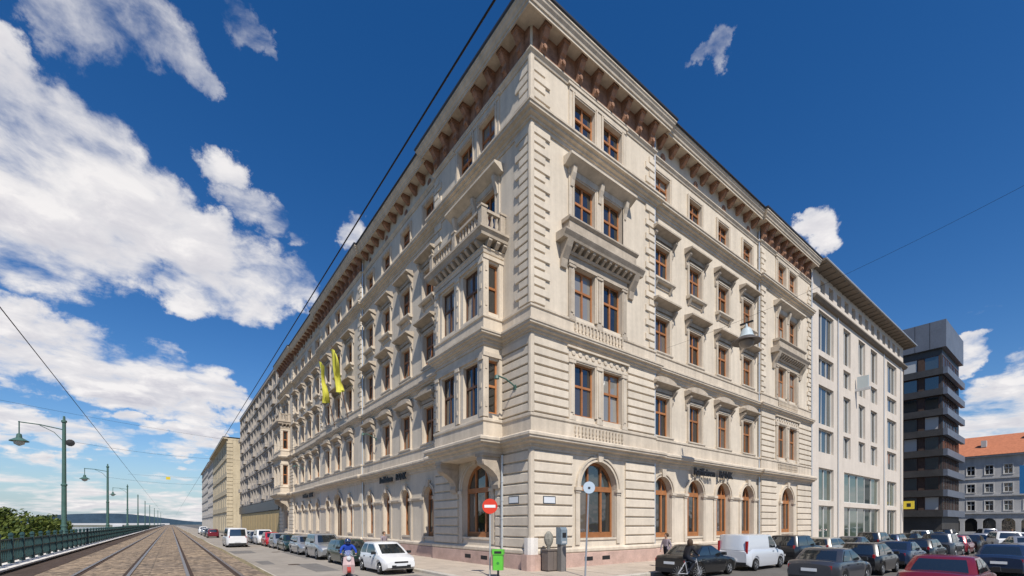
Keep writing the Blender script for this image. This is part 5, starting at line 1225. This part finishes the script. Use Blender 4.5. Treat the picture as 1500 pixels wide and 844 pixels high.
def standing(label, x, y, rz, top, legs, hair, h=1.75, stride=.16, group=None, z=0.0):
    k = h / 1.75; t = thing('person', label, 'person', (x, y, z), rz, group)
    N = {'pelvis': (0, 0, .95, .145), 'waist': (0, 0, 1.1, .125), 'chest': (0, 0, 1.32, .155), 'neck0': (0, 0, 1.47, .075), 'neck': (.01, 0, 1.53, .055), 'jaw': (.03, 0, 1.58, .065), 'head': (.02, 0, 1.66, .092), 'crown': (.01, 0, 1.72, .06)}
    for s, n in ((1, 'l'), (-1, 'r')):
        N.update({'hip' + n: (0, s * .1, .9, .095), 'knee' + n: (s * stride * .6 + .02, s * .1, .5, .06), 'ank' + n: (s * stride * 1.1 - .03, s * .1, .09, .042), 'toe' + n: (s * stride * 1.1 + .15, s * .12, .035, .036), 'sh' + n: (0, s * .18, 1.42, .065), 'elb' + n: (-s * .08, s * .25, 1.14, .045), 'wr' + n: (-s * .04 + .1, s * .24, .9, .032), 'hand' + n: (-s * .03 + .14, s * .23, .8, .036)})
    B = [('pelvis', 'waist', 1), ('waist', 'chest', 0), ('chest', 'neck0', 0), ('neck0', 'neck', 2), ('neck', 'jaw', 2), ('jaw', 'head', 2), ('head', 'crown', 2)]
    for n in 'lr': B += [('pelvis', 'hip' + n, 1), ('hip' + n, 'knee' + n, 1), ('knee' + n, 'ank' + n, 1), ('ank' + n, 'toe' + n, 3), ('chest', 'sh' + n, 0), ('sh' + n, 'elb' + n, 0), ('elb' + n, 'wr' + n, 0), ('wr' + n, 'hand' + n, 2)]
    N = {q: (v[0] * k, v[1] * k, v[2] * k, v[3] * k) for q, v in N.items()}
    figure('body', t, N, B, [top, legs, SKIN, SHOE])
    b = MB(); b.lathe([(.02, 1.775), (.07, 1.765), (.105, 1.72), (.112, 1.66), (.1, 1.6), (.06, 1.58)], (-.025, 0, 0), 12); b.v = [(x_ * k, y_ * k, z_ * k) for x_, y_, z_ in b.v]; b.build('hair', hair, t, smooth=60); return t
standing('pedestrian in mauve shirt on the pavement behind the white hatchback', -2.6, 12.3, R_(-80), MAUVE, JEANS, HAIR)
standing('pedestrian with brown hair on the pavement behind the black saloon', 6.6, -3.1, R_(170), MAUVE, JEANS, HAIR, 1.78)
standing('pedestrian in dark jacket in the square before the dark tower', 66, -10.5, R_(160), DARKJ, JEANS, HAIR, 1.76, z=-.12)
standing('pedestrian in beige shirt in the square before the grey house', 58.5, -12.6, R_(100), BEIGE, JEANS, HAIR, 1.72, z=-.12)

# rider on a scooter, coming towards the corner
SCW = mat('cream_pink_scooter', (.50, .36, .34), .35, .5, coat=.4); SCR = mat('scooter_red', (.36, .04, .03), .35, .5, coat=.4)
def wheel(par, x, r, w=.05, z=None):
    o = MB().lathe([(r * .7, -w), (r * .93, -w), (r, -w * .5), (r, w * .5), (r * .93, w), (r * .7, w)], (x, 0, r), 20, 'y').build('wheel', TYRE, par, smooth=40)
    return o
sc_rz = R_(-104)
S = thing('motor_scooter', 'cream and red motor scooter with windshield in the quay street', 'scooter', (-7.75, 3.35, -.12), sc_rz)
for x in (-.62, .66):
    w = wheel(S, x, .24, .055); MB().lathe([(.16, -.03), (.16, .03)], (x, 0, .24), 12, 'y').build('rim', RIM, w)
b = MB(); b.prism([(-.82, .42), (-.9, .62), (-.7, .78), (.02, .76), (.1, .6), (.12, .3), (.36, .26), (.42, .3), (.42, .22), (-.3, .2), (-.42, .34)], lambda x, z: (x, -.15, z), lambda x, z: (x, .15, z)); b.build('body', SCW, S)
b = MB(); b.add([(.40, -.24, .26), (.46, -.1, .24), (.46, .1, .24), (.40, .24, .26), (.50, -.25, .62), (.58, -.09, .64), (.58, .09, .64), (.50, .25, .62), (.40, -.2, .98), (.48, -.08, 1.02), (.48, .08, 1.02), (.40, .2, .98)], [(0, 1, 5, 4), (1, 2, 6, 5), (2, 3, 7, 6), (4, 5, 9, 8), (5, 6, 10, 9), (6, 7, 11, 10)])
sh = b.build('front_shield', SCW, S); so = sh.modifiers.new('t', 'SOLIDIFY'); so.thickness = .03
MB().prism([(.4, .3), (.9, .34), (.94, .42), (.66, .56), (.44, .5)], lambda x, z: (x, -.075, z), lambda x, z: (x, .075, z)).build('mudguard', SCR, S)
MB().lathe([(.02, .62), (.08, .61), (.1, .56), (.09, .48)], (0, 0, .92), 12, 'x').build('headlight', HEADL, S); MB().tube([(.42, -.34, 1.06), (.46, 0, 1.0), (.42, .34, 1.06)], .02, 8).build('handlebar', BLACKP, S); MB().tube([(.66, 0, .24), (.44, 0, 1.0)], .03, 8).build('fork', RIM, S)
MB().prism([(-.78, .785), (-.74, .86), (.0, .84), (.06, .77)], lambda x, z: (x, -.14, z), lambda x, z: (x, .14, z)).build('seat', BLACKP, S)
gm = bpy.data.materials.new('clear_windshield'); gm.use_nodes = True; q = gm.node_tree.nodes['Principled BSDF']; q.inputs['Transmission Weight'].default_value = .85; q.inputs['Roughness'].default_value = .05; q.inputs['Base Color'].default_value = (.8, .85, .9, 1); q.inputs['IOR'].default_value = 1.1
b = MB(); b.add([(.47, -.18, 1.02), (.52, 0, 1.02), (.47, .18, 1.02), (.40, -.14, 1.24), (.44, 0, 1.27), (.40, .14, 1.24)], [(0, 1, 4, 3), (1, 2, 5, 4)]); w = b.build('windshield', gm, S); w.modifiers.new('t', 'SOLIDIFY').thickness = .006
for s in (-1, 1): MB().lathe([(.01, 0), (.05, .01), (.05, .02)], (.36, s * .38, 1.24), 10, 'x').build('mirror', BLACKP, S); MB().tube([(.42, s * .3, 1.06), (.37, s * .38, 1.22)], .008, 5).build('mirror_stalk', BLACKP, S)
RD = thing('person', 'scooter rider in bright blue jacket and dark blue helmet', 'person', (-7.75, 3.35, -.12), sc_rz)
N = {'pelvis': (-.3, 0, .95, .14), 'waist': (-.27, 0, 1.1, .135), 'chest': (-.2, 0, 1.33, .17), 'neck': (-.16, 0, 1.5, .06), 'head': (-.14, 0, 1.6, .09), 'crown': (-.14, 0, 1.67, .06)}
B = [('pelvis', 'waist', 0), ('waist', 'chest', 0), ('chest', 'neck', 0), ('neck', 'head', 2), ('head', 'crown', 2)]
for s, n in ((1, 'l'), (-1, 'r')):
    N.update({'hip' + n: (-.24, s * .11, .92, .1), 'knee' + n: (.2, s * .2, .84, .072), 'ank' + n: (.2, s * .2, .42, .048), 'toe' + n: (.34, s * .2, .33, .04), 'sh' + n: (-.18, s * .2, 1.42, .075), 'elb' + n: (.06, s * .33, 1.2, .055), 'wr' + n: (.34, s * .31, 1.1, .036), 'hand' + n: (.41, s * .3, 1.08, .04)})
    B += [('pelvis', 'hip' + n, 1), ('hip' + n, 'knee' + n, 1), ('knee' + n, 'ank' + n, 1), ('ank' + n, 'toe' + n, 3), ('chest', 'sh' + n, 0), ('sh' + n, 'elb' + n, 0), ('elb' + n, 'wr' + n, 0), ('wr' + n, 'hand' + n, 2)]
figure('body', RD, N, B, [BLUEJ, JEANS, SKIN, SHOE])
o = MB().lathe([(.02, 1.76), (.09, 1.74), (.135, 1.67), (.14, 1.6), (.125, 1.52), (.1, 1.49)], (-.15, 0, 0), 16).build('helmet', mat('dark_blue_helmet', (.02, .035, .10), .2, .5, coat=.5), RD, smooth=60); MB().prism([(-.03, 1.55), (-.005, 1.6), (-.02, 1.67), (-.04, 1.66)], lambda x, z: (x, -.08, z), lambda x, z: (x, .08, z)).build('visor', CARGL, RD)
# cyclist before the black saloon
bc_rz = R_(-20)
BK = thing('bicycle', 'dark bicycle in front of the tail of the black saloon', 'bicycle', (3.35, -6.35, -.12), bc_rz)
for x in (-.52, .52):
    w = MB(); NN = 24
    for k in range(NN): a0, a1 = 2 * math.pi * k / NN, 2 * math.pi * (k + 1) / NN; w.tube([(x + .33 * math.cos(a0), 0, .34 + .33 * math.sin(a0)), (x + .33 * math.cos(a1), 0, .34 + .33 * math.sin(a1))], .018, 5, False)
    w = w.build('wheel', TYRE, BK)
    sp_ = MB()
    for k in range(8): a = math.pi * k / 8; sp_.tube([(x - .32 * math.cos(a), 0, .34 - .32 * math.sin(a)), (x + .32 * math.cos(a), 0, .34 + .32 * math.sin(a))], .003, 4)
    sp_.build('spokes', ALU, w)
fr = MB()
for a, c in (((-.52, 0, .34), (-.08, 0, .3)), ((-.08, 0, .3), (-.2, 0, .86)), ((-.08, 0, .3), (.38, 0, .82)), ((-.18, 0, .8), (.36, 0, .86)), ((-.52, 0, .34), (-.18, 0, .8)), ((.52, 0, .34), (.36, 0, .95))): fr.tube([a, c], .018, 6)
fr.build('frame', mat('pale_frame_paint', (.4, .4, .42), .3, .5), BK); MB().tube([(.3, -.26, 1.06), (.36, 0, .98), (.3, .26, 1.06)], .015, 6).build('handlebar', BLACKP, BK); MB().box(-.32, -.06, -.07, .07, .87, .93).build('saddle', BLACKP, BK)
CY = thing('person', 'cyclist with brown hair and dark jacket astride a bicycle', 'person', (3.35, -6.35, -.12), bc_rz)
N = {'pelvis': (-.17, 0, 1.02, .135), 'waist': (-.12, 0, 1.14, .12), 'chest': (0, 0, 1.34, .15), 'neck': (.06, 0, 1.5, .055), 'jaw': (.09, 0, 1.56, .066), 'head': (.09, 0, 1.64, .092), 'crown': (.08, 0, 1.7, .06)}
B = [('pelvis', 'waist', 0), ('waist', 'chest', 0), ('chest', 'neck', 0), ('neck', 'jaw', 2), ('jaw', 'head', 2), ('head', 'crown', 2)]
for s, n in ((1, 'l'), (-1, 'r')):
    kx, kz, ax, az2 = (.14, .66, .02, .26) if s > 0 else (.2, .8, .0, .46)
    N.update({'hip' + n: (-.13, s * .1, .97, .095), 'knee' + n: (kx, s * .12, kz, .062), 'ank' + n: (ax - .06, s * .12, az2, .042), 'toe' + n: (ax + .1, s * .13, az2 - .07, .036), 'sh' + n: (.02, s * .18, 1.42, .065), 'elb' + n: (.14, s * .26, 1.2, .045), 'wr' + n: (.27, s * .24, 1.1, .032), 'hand' + n: (.32, s * .24, 1.08, .036)})
    B += [('pelvis', 'hip' + n, 1), ('hip' + n, 'knee' + n, 1), ('knee' + n, 'ank' + n, 1), ('ank' + n, 'toe' + n, 3), ('chest', 'sh' + n, 0), ('sh' + n, 'elb' + n, 0), ('elb' + n, 'wr' + n, 0), ('wr' + n, 'hand' + n, 2)]
figure('body', CY, N, B, [DARKJ, JEANS, SKIN, SHOE])
MB().lathe([(.02, 1.765), (.07, 1.755), (.11, 1.7), (.12, 1.62), (.115, 1.52), (.08, 1.46)], (.055, 0, 0), 12).build('hair', HAIR, CY, smooth=60)
